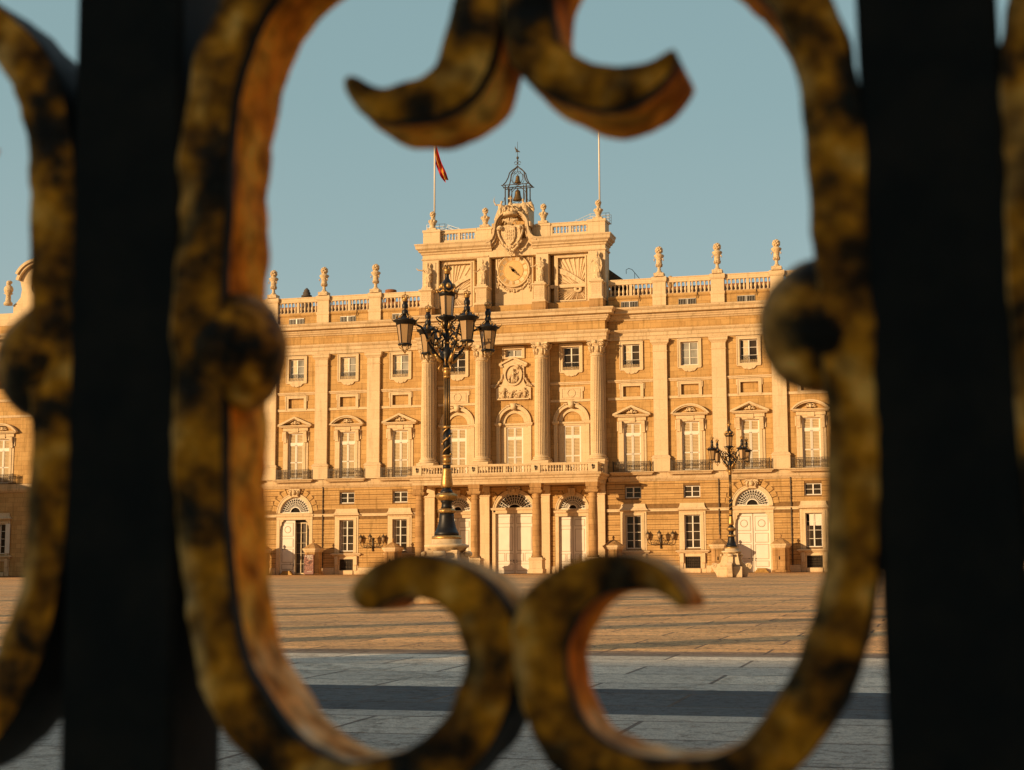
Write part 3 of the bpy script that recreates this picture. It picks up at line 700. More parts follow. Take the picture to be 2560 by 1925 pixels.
for x in pp:
    m = MB(); m.smooth = True; m.tube([(x,-4.6,11.55),(x,-4.75,11.7),(x,-4.7,11.95)], .04, 5); m.ball((x,-4.74,11.95), .11, sz=1.3, n=6, m=5); m.ball((x+.06,-4.7,11.7), .08, n=6, m=4)
    P('small_lamp', m, M_IRON, PAL)

# roof balustrade on the wings
for s in (-1, 1):
    m = MB()
    x0, x1 = (11.35, XE) if s > 0 else (-XE, -11.35)
    m.box(x0, x1, .12, .6, 30.3, 31.45); m.sweep([(x0,.12),(x1,.12)], [(0,31.4),(.06,31.42),(.16,31.56),(.16,31.72),(0,31.78)])
    P('attic_parapet', m, M_OLD if 0 else M_WALL, PAL)
    xs = [11.35-.8] + pil; segs = []
    for k in range(7):
        a, b = xs[k]+.85, xs[k+1]-.78; segs.append((a, b) if s > 0 else (-b, -a))
    P('roof_balustrade', balustrade(segs, .3, 31.45, 31.82, 33.1, 33.72, .43, .17, .36), M_TRIM, PAL)
    for k in range(7):
        x = s*pil[k]; m = MB()
        m.cbox(0, 1.56, -.16, .62, 30.3, 31.45); m.cbox(0, 1.5, -.12, .6, 31.45, 33.2); m.sweep([(-.76,.6),(-.76,-.14),(.76,-.14),(.76,.6)], [(0,31.42),(.06,31.44),(.1,31.7),(0,31.8)])
        m.sweep([(-.76,.6),(-.76,-.14),(.76,-.14),(.76,.6)], [(-.5,33.15),(.04,33.18),(.12,33.34),(.12,33.7),(.05,33.8),(-.7,33.8)])
        P('parapet_pedestal', m, M_TRIM, PAL, (x,0,0))
    for k in range(7):
        x = s*side[k]; m = MB(); m.box(-1.02,1.02,.08,.125,30.42,31.12); o = P('parapet_window', m, M_DARK, PAL, (x-.15,0,0))
        m = MB()
        for i in range(11): q = -.96+1.92*i/10; m.box(q-.014,q+.014,.03,.06,30.42,31.1)
        m.box(-.98,.98,.03,.07,31.06,31.12); m.box(-.06,.06,.02,.08,30.42,31.1); P('bars', m, M_RAILM, o)

# clock attic (tower block)
g = MB(); g.box(-11.12, 11.12, .95, 1.9, 30.4, 38.0); g.box(-11.1, 11.1, -.32, .96, 30.4, 31.35)
P('clock_attic_wall', g, M_WALL, PAL)
g = MB()
for s in (-1, 1):
    g.box(*sorted((s*9.15, s*11.16)), -.45, 1.2, 31.35, 37.2); g.box(*sorted((s*2.85, s*4.35)), -.45, 1.2, 31.35, 37.2)
    g.box(*sorted((s*9.5, s*10.8)), -.52, -.44, 33.6, 36.95)
g.box(-2.3, 2.3, .28, 1.2, 31.35, 37.2)
for t, (a, b, c, e) in enumerate(((-2.1,2.1,33.1,37.1),)):
    for q in ((a,a+.07,c,e),(b-.07,b,c,e),(a,b,e-.07,e)): g.box(q[0],q[1],.2,.285,q[2],q[3])
for s in (-1, 1):
    x0, x1 = sorted((s*4.9, s*9.0)); xa, xb = sorted((s*5.35, s*8.6))
    g.box(x0, xa, .22, 1.2, 31.1, 37.2); g.box(xb, x1, .22, 1.2, 31.1, 37.2); g.box(xa, xb, .22, 1.2, 31.1, 31.7); g.box(xa, xb, .22, 1.2, 36.75, 37.2)
    for q in ((xa-.16,xa,31.55,36.9),(xb,xb+.16,31.55,36.9),(xa,xb,36.75,36.9),(xa,xb,31.55,31.7)): g.box(q[0],q[1],.12,.23,q[2],q[3])
g.box(-11.17, 11.17, -.42, 1.95, 37.2, 38.05); g.box(-9.0,-4.3,.3,1.2,33.2,33.6); g.box(4.3,9.0,.3,1.2,33.2,33.6)
for q in (37.28,): g.sweep([(-11.17,1.9),(-11.17,-.42),(-2.95,-.42)], [(0,q),(.1,q+.02),(.14,q+.12),(0,q+.16)]); g.sweep([(2.95,-.42),(11.17,-.42),(11.17,1.9)], [(0,q),(.1,q+.02),(.14,q+.12),(0,q+.16)])
P('clock_attic_piers', g, M_TRIM, PAL)
TC = [(0,37.9),(.14,37.95),(.18,38.15),(.4,38.25),(.42,38.4),(.5,38.45),(.68,38.6),(.70,38.85),(.80,39.05),(.82,39.16),(0,39.3)]
g = MB(); g.sweep([(-11.17,1.95),(-11.17,-.42),(-2.5,-.42)], TC); g.sweep([(2.5,-.42),(11.17,-.42),(11.17,1.95)], TC); g.box(-11.1,11.1,-.3,1.9,38.0,39.25)
# the cornice sweeping up round the coat of arms
cur = [(3.1,39.2),(2.75,39.3),(2.42,39.62),(2.2,40.1),(2.1,40.7),(2.05,41.1),(1.85,41.6),(1.5,42.05),(1.05,42.35),(.5,42.55),(0,42.62)]
inn = [(3.1,38.1),(2.5,38.25),(2.0,38.7),(1.75,39.3),(1.62,40.0),(1.6,40.7),(1.5,41.15),(1.25,41.6),(.9,41.9),(.45,42.05),(0,42.1)]
for s in (-1, 1):
    for (o1, o2, y0) in ((1.0, 0.0, -.78),):
        for i in range(len(cur)-1):
            a, b, c, e = cur[i], cur[i+1], inn[i+1], inn[i]
            q = lambda p, u, t: (s*(p[0]+(u[0]-p[0])*t), p[1]+(u[1]-p[1])*t)
            g.prism([(s*a[0],a[1]),(s*b[0],b[1]),q(b,c,.38),q(a,e,.38)], -1.2, .9); g.prism([q(a,e,.36),q(b,c,.36),q(b,c,.7),q(a,e,.7)], -.95, .9); g.prism([q(a,e,.68),q(b,c,.68),(s*c[0],c[1]),(s*e[0],e[1])], -.65, .9)
    g.box(*sorted((s*2.02, s*2.35)), -1.05, .9, 40.55, 41.1)
P('attic_cornice', g, M_CORN, PAL)
g = MB(); g.box(-1.62, 1.62, .35, 3.6, 38.5, 43.6); g.box(-1.9,1.9,.5,3.2,38.5,41.6); g.smooth = True; g.lathe([(1.72,43.2),(1.72,43.66),(1.6,43.72)], (0.1,2.0,0), 32); P('bell_base', g, M_TRIM, PAL)
g = MB(); g.box(-2.3,2.3,.25,.6,37.2,39.6); g.box(-1.6,1.6,.3,.36,39.5,42.1); P('tympanum', g, M_WALL, PAL)
# attic balustrade
for s in (-1, 1):
    g = balustrade([tuple(sorted((s*9.05, s*4.6)))], .35, 39.25, 39.72, 40.52, 40.98, .36, .14, .34)
    g.cbox(s*10.1, 2.1, -.3, 1.9, 39.25, 40.9); g.cbox(s*10.1, 2.26, -.38, 1.95, 40.72, 41.0); g.cbox(s*9.2, .45, .16, .5, 39.25, 40.7)
    g.cbox(s*3.6, 1.7, .1, 1.0, 39.25, 40.9); g.cbox(s*3.6, 1.84, .02, 1.08, 40.72, 41.0); g.cbox(s*4.55, .4, .16, .5, 39.25, 40.7); g.box(*sorted((s*2.2, s*2.8)), .2, .9, 39.25, 40.9)
    P('attic_balustrade', g, M_TRIM, PAL)
# statue pedestals
for x in (-10.35, -3.52, 3.5, 10.3):
    m = MB(); m.cbox(0,1.62,-1.75,0.1,30.4,31.35); P('pedestal_foot', m, M_OLD, PAL, (x,0,0))
    m = MB(); m.cbox(0,1.3,-1.6,.16,31.6,33.35); m.sweep([(-.68,.1),(-.68,-1.62),(.68,-1.62),(.68,.1)], [(-.6,31.35),(.12,31.35),(.12,31.5),(0,31.66),(-.6,31.7)]); m.sweep([(-.65,.1),(-.65,-1.6),(.65,-1.6),(.65,.1)], [(-.6,33.2),(.03,33.22),(.1,33.32),(.2,33.38),(.2,33.52),(-.6,33.58)]); m.cbox(0,1.15,-1.5,-.3,33.55,33.8)
    for r_ in range(5):
        for c_ in range(7): m.cbox(-.48+.16*c_+.02*(r_%2), .05+.05*((c_*3+r_)%2), -1.62, -1.598, 31.95+.24*r_, 32.08+.24*r_)
    P('inscribed_pedestal', m, M_TRIM, PAL, (x,0,0))
# sundial reliefs: rays, band and shell
for s in (-1, 1):
    m = MB(); m.box(-1.62, 1.62, .6, .9, 31.7, 36.75)
    fx, fz = .72*s, 33.1
    for i in range(44):
        a = 2*PI*i/44 + .03*math.sin(i*5); c, q = math.cos(a), math.sin(a)
        t = min([v for v in ((1.6-fx)/c if c > 0 else (-1.6-fx)/c if c < 0 else 99, (36.72-fz)/q if q > 0 else (31.73-fz)/q if q < 0 else 99) if v > 0]); 
        t0 = .45; wd = .035 + .02*(i % 3); 
        if t < .7: continue
        n1 = (-q, c); w1 = wd + .03*t
        m.add([(fx+t0*c, .58, fz+t0*q),(fx+t*c+n1[0]*w1, .6, fz+t*q+n1[1]*w1),(fx+t*c, .45, fz+t*q),(fx+t*c-n1[0]*w1, .6, fz+t*q-n1[1]*w1)], [(0,1,2),(0,2,3),(1,3,2)])
    band = [(-1.62*s,35.6),(-.6*s,35.2),(.5*s,34.5),(1.62*s,33.7),(1.62*s,33.1),(.7*s,33.75),(-.4*s,34.5),(-1.62*s,35.0)]
    m.prism(band if s > 0 else list(reversed(band)), .38, .62)
    m.smooth = True; m.arc(fx, fz-.1, .12, .42, .4, .6, 0, 360, 20, sx=1.2); m.smooth = False
    for i in range(5): m.cbox((-1.1+.5*i)*s, .07, .35, .39, 35.1-.34*i, 35.3-.34*i)
    P('sundial_relief', m, M_TRIM, PAL, (s*6.97,0,0))
# clock
CZ = 35.52
g = MB(); g.smooth = True
g.lathe([(1.98,.3),(2.0,.05),(1.93,-.06),(1.86,-.06),(1.84,.0),(.02,.0)], (0,0,CZ), 56, ax='y')
clk = P('clock', g, M_CLOCKR, PAL)
g = MB(); g.lathe([(1.16,.02),(1.16,-.02),(1.1,-.03),(.02,-.03)], (0,0,CZ), 48, ax='y'); P('clock_centre', g, M_CLOCK, clk)
g = MB(); g.arc(0,CZ,1.16,1.22,-.05,.01,0,360,48); g.arc(0,CZ,1.72,1.76,-.04,.01,0,360,48)
NUM = ['XII','I','II','III','IIII','V','VI','VII','VIII','IX','X','XI']
for h, t in enumerate(NUM):
    a = -PI/6*h; wd = {'I':.11,'V':.2,'X':.2}; tot = sum(wd[c] for c in t); x = -tot/2
    M = Matrix.Translation((0,0,CZ)) @ Matrix.Rotation(-a, 4, 'Y')
    o = MB()
    for c in t:
        cx = x + wd[c]/2
        def bar(x0, x1): o.prism([(x0-.022,1.27),(x0+.022,1.27),(x1+.022,1.66),(x1-.022,1.66)], -.045, 0)
        if c == 'I': bar(cx, cx)
        elif c == 'V': bar(cx, cx-.07); bar(cx, cx+.07)
        else: bar(cx-.07, cx+.07); bar(cx+.07, cx-.07)
        x += wd[c]
    g.merge(o, M)
P('clock_numerals', g, M_GOLD, clk)
def hand(ang, ln, wd):
    m = MB(); pts = [(-wd,-.25*ln),(wd,-.25*ln),(wd*.8,0),(wd*1.8,.3*ln),(wd*.7,.42*ln),(wd*1.6,.62*ln),(wd*.5,.72*ln),(0,ln),(-wd*.5,.72*ln),(-wd*1.6,.62*ln),(-wd*.7,.42*ln),(-wd*1.8,.3*ln),(-wd*.8,0)]
    m.prism(pts, -.17, -.12); m.lathe([(.17,-.2),(.17,-.1)], (0,0,0), 16, ax='y'); r = MB(); r.merge(m, Matrix.Translation((0,0,CZ)) @ Matrix.Rotation(R(ang), 4, 'Y')); return r
P('minute_hand', hand(133, 1.15, .075), M_BRONZE, clk); P('hour_hand', hand(319, .85, .09), M_BRONZE, clk)
g = MB(); g.smooth = True; rr = random.Random(9)                       # garland under the clock
for i in range(60):
    t = i/59; a = PI*(1.06 + .88*t); x = 2.0*math.cos(a); z = CZ - .15 + 2.28*math.sin(a)*.98
    g.ball((x+rr.uniform(-.08,.08), .2+rr.uniform(-.05,.03), z+rr.uniform(-.1,.1)), rr.uniform(.08,.16), n=6, m=4)
for s in (-1, 1):
    for i in range(14): g.ball((s*1.95+rr.uniform(-.16,.12), .2, CZ-1.2-.1*i+rr.uniform(-.05,.05)), rr.uniform(.06,.13), n=6, m=4)
    g.arc(s*1.75, 36.85, .12, .18, .2, .28, 0, 360, 14)
P('garland', g, M_CARV, PAL)
# coat of arms
g = MB()
sh = [(0,40.72),(.55,40.5),(.62,39.9),(.6,39.3),(.4,38.75),(0,38.35),(-.4,38.75),(-.6,39.3),(-.62,39.9),(-.55,40.5)]
g.prism(sh, -1.1, -.3)
g.prism([(x*1.9, 39.45+(z-39.5)*1.22) for x, z in sh], -.85, .3)
g.cur = 0
for i in range(3):
    for j in range(4):
        g.cbox(-.36+.24*(j%4), .14, -1.16, -1.09, 38.95+.42*i+.05*(j%2), 39.25+.42*i)
g.smooth = True
for s in (-1, 1):
    g.tube([(s*(1.22+(.33-.025*i)*math.cos(.6*i-.6)), -1.0-.02*i, 40.35+(.33-.025*i)*math.sin(.6*i-.6)) for i in range(13)], .13, 7)
    g.ball((s*1.22, -1.2, 40.35), .2, n=8, m=6)
    g.tube([(s*1.5,-.95,40.1),(s*1.4,-1.0,39.6),(s*1.15,-1.05,39.0),(s*.85,-1.05,38.6),(s*.95,-1.0,38.2),(s*.6,-1.0,37.9),(s*.2,-.95,37.7)], [.14,.13,.12,.1,.14,.12,.1], 7)
    for i in range(4): g.tube([(s*.06*i,-1.0,40.75),(s*(.1+.12*i),-1.15,41.2),(s*(.16+.2*i),-1.1,41.55-.06*i),(s*(.3+.22*i),-1.0,41.45-.12*i)], [.05,.08,.09,.04], 5)
    g.tube([(s*.7,-.95,40.8),(s*.55,-1.0,41.2),(s*.8,-1.0,41.45),(s*.95,-1.0,41.3)], .08, 6)
    for i in range(9): g.ball((s*(1.35-.13*i)+rnd.uniform(-.08,.08), -.95, 38.75-.14*i), .12, n=6, m=4)
for i in range(26): g.ball((rnd.uniform(-.55,.55)*(1-i/34), -.85, 38.2-.045*i), rnd.uniform(.09,.17), n=6, m=4)
arms = P('coat_of_arms', g, M_CARV, PAL, (0,-.35,0))
g = MB(); g.smooth = True
g.lathe([(.86,41.95),(.92,42.05),(.86,42.2),(.9,42.3)], (-.1,-.5,0), 24)
for i in range(12):
    a = 2*PI*i/12; g.ball((-.1+.9*math.cos(a), -.5+.9*math.sin(a), 42.45), .15, n=6, m=5)
    if i % 2 == 0: g.tube([(-.1+.85*math.cos(a), -.5+.85*math.sin(a), 42.3),(-.1+.95*math.cos(a), -.5+.95*math.sin(a), 42.8),(-.1+.5*math.cos(a), -.5+.5*math.sin(a), 43.1),(-.1,-.5,43.05)], .09, 6)
g.ball((-.1,-.5,43.35), .25, n=10, m=7); g.tube([(-.1,-.5,43.5),(-.1,-.5,44.35)], .07, 6); g.tube([(-.38,-.5,44.05),(.18,-.5,44.05)], .08, 6)
P('crown', g, M_CARV, arms)

# left end pavilion
PVX0, PVX1, PVY = -78.0, -59.9, -4.0
g = MB(); vh = [(-66.2,-64.2,11.45,17.0), (-72.9,-70.9,11.45,17.0), (-66.2,-64.2,23.4,26.1), (-66.05,-64.35,2.72,6.48)]
w = MB(); wall_sheet(w, PVX0, PVX1, 0, 31.4, vh, PVY); w.box(PVX0, PVX1, PVY+.6, 20, 0, 31.0); w.quad((PVX1,PVY,0),(PVX1,.9,0),(PVX1,.9,31.4),(PVX1,PVY,31.4)); w.quad((PVX0,PVY,0),(PVX0,PVY,31.4),(PVX0,20,31.4),(PVX0,20,0))
w.quad((PVX0,PVY,31.4),(PVX1,PVY,31.4),(PVX1,20,31.4),(PVX0,20,31.4))
pv = P('end_pavilion', w, M_WALL, PAL)
w = MB()
PU2 = [(PVX0,PVY),(-68.4,PVY),(-68.4,PVY-.9),(-66.9,PVY-.9),(-66.9,PVY),(PVX1,PVY),(PVX1,0)]
for pr in (ENT_A, ENT_C): w.sweep([(PVX0,PVY-.6),(-67.2,PVY-.6),(-67.2,PVY),(PVX1,PVY),(PVX1,0)], pr)
w.sweep([(PVX0,PVY),(PVX1,PVY),(PVX1,0)], [(0,10.3),(.1,10.33),(.26,10.5),(.34,10.6),(.4,10.84),(.3,10.86),(.3,11.34),(0,11.38)])
w.sweep([(PVX0,PVY),(PVX1,PVY)], [(0,21.68),(.1,21.7),(.18,21.98),(0,22.02)]); w.sweep([(PVX0,PVY),(PVX1,PVY)], [(0,19.68),(.1,19.7),(.14,19.98),(0,20.0)])
w.box(-70.4,-67.15,PVY-.6,PVY+.3,26.6,30.3); w.box(-70.3,-67.3,PVY-1.0,PVY,30.3,33.3); w.box(-70.4,-67.2,PVY-1.1,PVY,33.3,33.7)
w.smooth = True; w.arc(-68.9, 33.7, 0.1, 1.55, PVY-1.05, PVY-.1, 12, 168, 16); w.smooth = False
P('pavilion_mouldings', w, M_CORN, pv)
w = MB()
for x in (-68.9,):
    w.merge(col_shaft(), off=(x, PVY-.3, 0)); w.merge(col_base(), off=(x, PVY-.3, 0))
P('pavilion_column', w, M_TRIM, pv)
for x in (-65.2, -71.9):
    o = P('balcony_door', C_f, parent=PAL, loc=(x,PVY,0)); P('louvred_shutter', C_s, parent=o); P('surround', C_r, parent=o)
    o = P('segmental_pediment', D_s, parent=PAL, loc=(x,PVY,0)); P('carving', D_c, parent=o); 
o = P('balcony_railing', E_r, parent=PAL, loc=(-65.2,PVY,0)); P('balcony_railing', E_r, parent=PAL, loc=(-69.5,PVY,0))
o = P('ground_floor_window', G_f, parent=PAL, loc=(-65.2,PVY,0)); P('pane', G_g, parent=o); P('surround', G_s, parent=o); P('sill', G_sl, parent=o); [P('open_shutter', (lambda q: (q.box(*sorted((-65.2+s*.95,-65.2+s*1.55)), PVY-.2, PVY-.12, 2.8, 6.45), q)[1])(MB()), M_WHITE, pv) for s in (-1,1)]
g = MB()                                                               # scrolled dormer crest
prf = [(-67.2,33.0),(-66.6,33.4),(-66.1,34.0),(-65.95,35.0),(-66.2,36.0),(-66.9,36.5),(-66.6,37.0),(-65.9,37.8),(-64.8,38.3),(-63.6,38.5),(-62.4,38.3),(-61.4,37.8),(-60.6,37.0),(-60.3,36.5),(-61.0,36.0),(-61.25,35.0),(-61.1,34.0),(-60.6,33.4),(-60.0,33.0)]
g.prism(prf, PVY+.2, PVY+1.2); g.box(-70.0,-60.2,PVY+.05,PVY+1.4,29.4,32.0); g.box(-67.0,-60.2,PVY+.05,PVY+1.4,32.0,33.05)
g.arc(-63.6, 35.4, 2.7, 3.1, PVY-.3, PVY+1.2, 15, 165, 24); g.arc(-63.6, 35.4, 3.0, 3.35, PVY-.55, PVY+1.2, 28, 152, 24)
g.arc(-63.6, 35.2, .9, 1.2, PVY-.0, PVY+.4, 0, 360, 20); g.smooth = True; g.lathe([(.35,38.3),(.5,38.6),(.3,38.9),(.5,39.6),(.35,40.2),(.1,40.6)], (-63.6,PVY+.6,0), 10)
P('dormer_crest', g, M_TRIM, pv, (2.5,0,1.0))

# ------------------------------------------------------------------ urns, statues, bells, flagpoles
def urn_wing():
    m = MB(); m.cbox(0,1.15,-.58,.58,0,.42); m.smooth = True
    m.lathe([(.5,.42),(.3,.62),(.18,.8),(.2,.95),(.14,1.05),(.24,1.15),(.34,1.3),(.36,1.5),(.33,1.9),(.38,2.15),(.58,2.4),(.6,2.5),(.5,2.6),(.3,2.7),(.22,2.85)], n=18)
    for i in range(14): a = 2*PI*i/14; m.tube([(.34*math.cos(a),.34*math.sin(a),1.2),(.39*math.cos(a),.39*math.sin(a),1.5)], .045, 4)
    for s in (-1, 1): m.tube([(s*.4,-.3,2.1),(s*.55,-.3,2.0),(s*.5,-.2,1.85)], .06, 5)
    for i in range(30):
        u = 1-2*(i+.5)/30; a = i*2.4; q = math.sqrt(1-u*u); m.ball((.34*q*math.cos(a), .34*q*math.sin(a), 3.12+.36*u), .15, n=6, m=5)
    return m
def urn_tower():
    m = MB(); m.cbox(0,1.1,-.55,.55,0,.3); m.smooth = True
    m.lathe([(.42,.3),(.3,.5),(.3,.7),(.36,.8),(.4,.95),(.5,1.15),(.42,1.35),(.2,1.5),(.17,1.7),(.2,1.75),(.3,1.9)], n=16)
    for i in range(8): a = 2*PI*i/8; m.ball((.42*math.cos(a), .42*math.sin(a), 1.22), .17, n=6, m=5)
    for i in range(22):
        u = 1-2*(i+.5)/22; a = i*2.4; q = math.sqrt(1-u*u); m.ball((.27*q*math.cos(a), .27*q*math.sin(a), 2.1+.28*u), .13, n=6, m=5)
    return m
u1 = urn_wing().mesh('stone_urn', M_CARV); u2 = urn_tower().mesh('stone_urn', M_CARV)
ordn = ['nearest the clock attic', 'second out from the clock attic', 'third out from the clock attic', 'fourth out from the clock attic', 'fifth out from the clock attic', 'sixth out from the clock attic']
for s in (-1, 1):
    for k in range(6):
        o = P('stone_urn', u1, loc=(s*pil[k], .22, 33.8)); tag(o, 'stone flower urn on the roof balustrade %s, %s wing' % (ordn[k], 'left' if s < 0 else 'right'), 'urn', 'stone urns on the wing balustrades')
for x, t in ((-10.2, 'above the far left corner of the clock attic, beside the flag'), (-3.6, 'just left of the carved coat of arms'), (3.58, 'just right of the carved coat of arms'), (10.2, 'above the right corner of the clock attic, under the bare pole')):
    o = P('stone_urn', u2, loc=(x, .5, 41.0)); tag(o, 'double-bulbed stone urn ' + t, 'urn', 'stone urns on the clock attic')

def figure(h=3.1, arms=(), seed=1, lean=0.0, skirt=.5, hat=0, seated=False, turn=0.0, cloak=True):
    m = MB(); m.smooth = True; rr = random.Random(seed); ph = rr.random()*6
    def fold(a, z):
        k = max(0, 1-z/(h*.55)); return 1 + (.05+.10*k)*math.sin(9*a+ph) + .05*k*math.sin(5*a+2*ph)
    m.lathe([(h*.135,0.02),(h*.14,h*.06),(h*.125,h*.2),(h*.115,h*.35),(h*.10,h*.48),(h*.082,h*.56),(h*.10,h*.66),(h*.112,h*.74),(h*.10,h*.80),(h*.045,h*.835),(h*.032,h*.86),(h*.035,h*.88)], n=28, mod=fold, sy=.72)
    m.ball((0,-.01*h,h*.925), h*.052, 1, 1.05, 1.3, 12, 8); m.ball((0,.012*h,h*.94), h*.058, 1, 1.0, 1.15, 10, 7); m.ball((0,-.062*h,h*.925), h*.012, 1,1.2,1.3, 5, 4)
    if hat: m.lathe([(h*.06,h*.955),(h*.05,h*1.0),(h*.02,h*1.06),(h*.004,h*1.09)], n=8)
    for s, pts in arms:
        P3 = [(s*.095*h, 0, h*.785)] + [(x*h, y*h, z*h) for x, y, z in pts]
        rad = [h*.042, h*.036, h*.027, h*.018, h*.01][:len(P3)]; m.tube(P3, rad, 8); m.ball(P3[min(2, len(P3)-1)], h*.024, n=6, m=5)
    if cloak:
        for i in range(6):
            a = -1.2+.5*i; m.tube([(.10*h*math.cos(a), .07*h*math.sin(a), h*.78),(.13*h*math.cos(a), .10*h*math.sin(a)+.01*h, h*.5),(.15*h*math.cos(a+.3), .11*h*math.sin(a+.3), h*.25)], [h*.02,h*.028,h*.02], 6)
        m.tube([(-.10*h,-.05*h,h*.74),(0,-.095*h,h*.6),(.11*h,-.06*h,h*.46),(.13*h,-.03*h,h*.3)], [h*.02,h*.03,h*.032,h*.02], 7)
    for s in (-1, 1): m.ball((s*.05*h, -.1*h, .02*h), .03*h, .9, 1.6, .8, 6, 4)
    return m
def statue(x, y, z, m, label, rz=0.0, name='stone_statue', grp=None):
    me = m.mesh('stone_statue', M_CARV, True); o = link(bpy.data.objects.new(name, me), None, (x,y,z)); o.rotation_euler.z = rz
    md = o.modifiers.new('fuse', 'REMESH'); md.mode = 'VOXEL'; md.voxel_size = .055; md.use_smooth_shade = True
    return tag(o, label, 'statue', grp)
G1 = 'robed stone statues before the clock attic'
statue(-10.35,-.95,33.8, figure(2.95, [(-1, [(-.2,-.02,.72),(-.38,-.06,.74),(-.46,-.06,.82)]), (1, [(.16,-.02,.62),(.08,-.1,.52)])], 1, hat=1), 'robed stone statue at the left corner stretching one arm out to the side', .1, grp=G1)
statue(-3.52,-.95,33.8, figure(2.9, [(-1, [(-.16,-.04,.6),(-.24,-.12,.52),(-.36,-.16,.6)]), (1, [(.17,-.03,.62),(.1,-.14,.56)])], 2, hat=1), 'helmeted stone statue standing just left of the clock', .2, grp=G1)
statue(3.5,-.95,33.8, figure(2.95, [(-1, [(-.18,-.03,.66),(-.3,-.1,.6),(-.38,-.1,.64)]), (1, [(.16,-.02,.62),(.12,-.12,.52)])], 3), 'bareheaded stone statue standing just right of the clock', -.1, grp=G1)
statue(10.3,-.95,33.8, figure(3.05, [(-1, [(-.19,-.03,.68),(-.2,-.14,.6),(-.12,-.16,.64)]), (1, [(.17,0,.64),(.2,-.06,.46),(.17,-.06,.3)])], 4, hat=1), 'stone statue in a long pleated robe at the right corner', -.05, grp=G1)
m = figure(2.6, [(-1, [(-.22,-.04,.72),(-.34,-.05,.86),(-.37,-.05,1.0),(-.33,-.05,1.15)]), (1, [(.2,-.05,.62),(.32,-.12,.6)])], 5); m.tube([(.15,.1,1.9),(.75,.3,2.2),(1.0,.3,1.6)], [.12,.2,.06], 6)
o = statue(-2.0,-.1,41.55, m, 'reclining stone angel blowing a trumpet left of the crown', .2); o.rotation_euler.y = R(14)
m = figure(2.7, [(-1, [(-.2,-.05,.64),(-.28,-.12,.55)]), (1, [(.2,0,.66),(.26,-.08,.54)])], 6); m.tube([(.15,.2,2.1),(.75,.35,2.0),(.95,.35,1.2),(1.0,.3,.9)], [.15,.3,.2,.05], 7)
o = statue(1.65,-.1,41.45, m, 'winged stone angel leaning against the bell base right of the crown', -.1); o.rotation_euler.y = R(-10)
m = MB(); m.smooth = True; m.lathe([(.55,0),(.55,.3),(.35,.5),(.3,1.3),(.6,1.5)], n=12); m.ball((0,0,2.0), .62, 1, .8, 1, 12, 8); m.ball((0,-.05,2.75), .3, 1, 1, 1.25, 10, 8); m.ball((0,.1,2.95), .36, 1.1, 1, .7, 10, 6)
me = m.mesh('stone_bust', M_CARV, True); o = link(bpy.data.objects.new('stone_bust', me), None, (-65.1, PVY-.2, 34.0)); tag(o, 'stone bust on the end pavilion at the far left edge', 'bust')
m = MB(); m.smooth = True; m.lathe([(.3,0),(.28,.4),(.4,.6),(.45,.9),(.3,1.1)], n=10); m.ball((0,0,1.35), .3, n=8, m=6); m.ball((.3,0,.8), .25, n=8, m=5)
me = m.mesh('stone_bust', M_OLD, True); o = link(bpy.data.objects.new('stone_ornament', me), None, (18.0, 4.0, 33.0)); tag(o, 'dark weathered stone ornament just behind a right wing urn', 'ornament')

# bell frame and bells
BF = thing('bell_cage', 'wrought iron open bell cage with weather vane above the coat of arms', 'bell cage', (.05, 1.9, 43.7))
m = MB()
for sx in (-1, 1):
    for sy in (-1, 1):
        m.tube([(sx*1.3,sy*.9,0),(sx*1.3,sy*.9,2.55)], .075, 5); m.tube([(sx*.95,sy*.8,0),(sx*.95,sy*.8,2.4)], .06, 5)
        m.tube([(sx*1.72,sy*.95,0),(sx*1.7,sy*.95,.35),(sx*1.45,sy*.9,.55),(sx*1.4,sy*.9,1.0)], .03, 5)
        m.tube([(sx*1.55,sy*1.0,2.5),(sx*1.25,sy*.8,2.9),(sx*1.02,sy*.55,3.5),(sx*.9,sy*.4,4.1),(sx*.6,sy*.25,4.45),(sx*.2,sy*.1,4.75),(0,0,5.0)], .07, 5)
        m.tube([(sx*.62,sy*.5,0),(sx*.95,sy*.5,.7),(sx*1.0,sy*.5,1.2),(sx*.85,sy*.45,1.9),(sx*.4,sy*.3,2.35),(0,0,2.5)], .04, 5)
        m.tube([(0,0,2.6),(sx*.5,sy*.3,2.85),(sx*.72,sy*.35,3.3),(sx*.65,sy*.3,3.9),(sx*.3,sy*.15,4.2)], .035, 5)
    m.tube([(sx*1.72,-1,2.48),(sx*1.72,1,2.48)], .045, 5)
    m.tube([(sx*(.22+.17*math.cos(t)),0,5.35+.2*math.sin(t)) for t in [i*.7 for i in range(9)]], .035, 5)
    m.tube([(sx*(.25+.16*math.cos(t)),-.1,4.15+.16*math.sin(t)) for t in [i*.8 for i in range(8)]], .03, 5)
    m.tube([(sx*(.35+.2*math.cos(t)),-.4,.25+.2*math.sin(t)) for t in [i*.8 for i in range(8)]], .03, 5)
for y in (-1, 1): m.tube([(-1.8,y*.98,2.48),(1.8,y*.98,2.48)], .05, 5)
m.tube([(-1.8,0,2.42),(1.8,0,2.42)], .06, 5)
m.tube([(0,0,4.2),(0,0,8.0)], [.045,.02], 5); m.smooth = True; m.ball((0,0,6.0), .16, sz=1.2, n=8, m=6); m.ball((0,0,5.7), .1, n=8, m=5)
P('iron_cage', m, M_IRONB, BF)
m = MB(); m.tube([(.0,0,6.75),(-.12,0,6.95),(-.28,0,7.2),(-.3,0,7.45)], [.1,.13,.07,.02], 6); m.tube([(-.05,0,6.85),(.12,0,6.8),(.32,0,6.68)], [.1,.09,.02], 6); m.tube([(-.05,0,6.85),(-.25,0,6.7)], [.06,.03], 5)
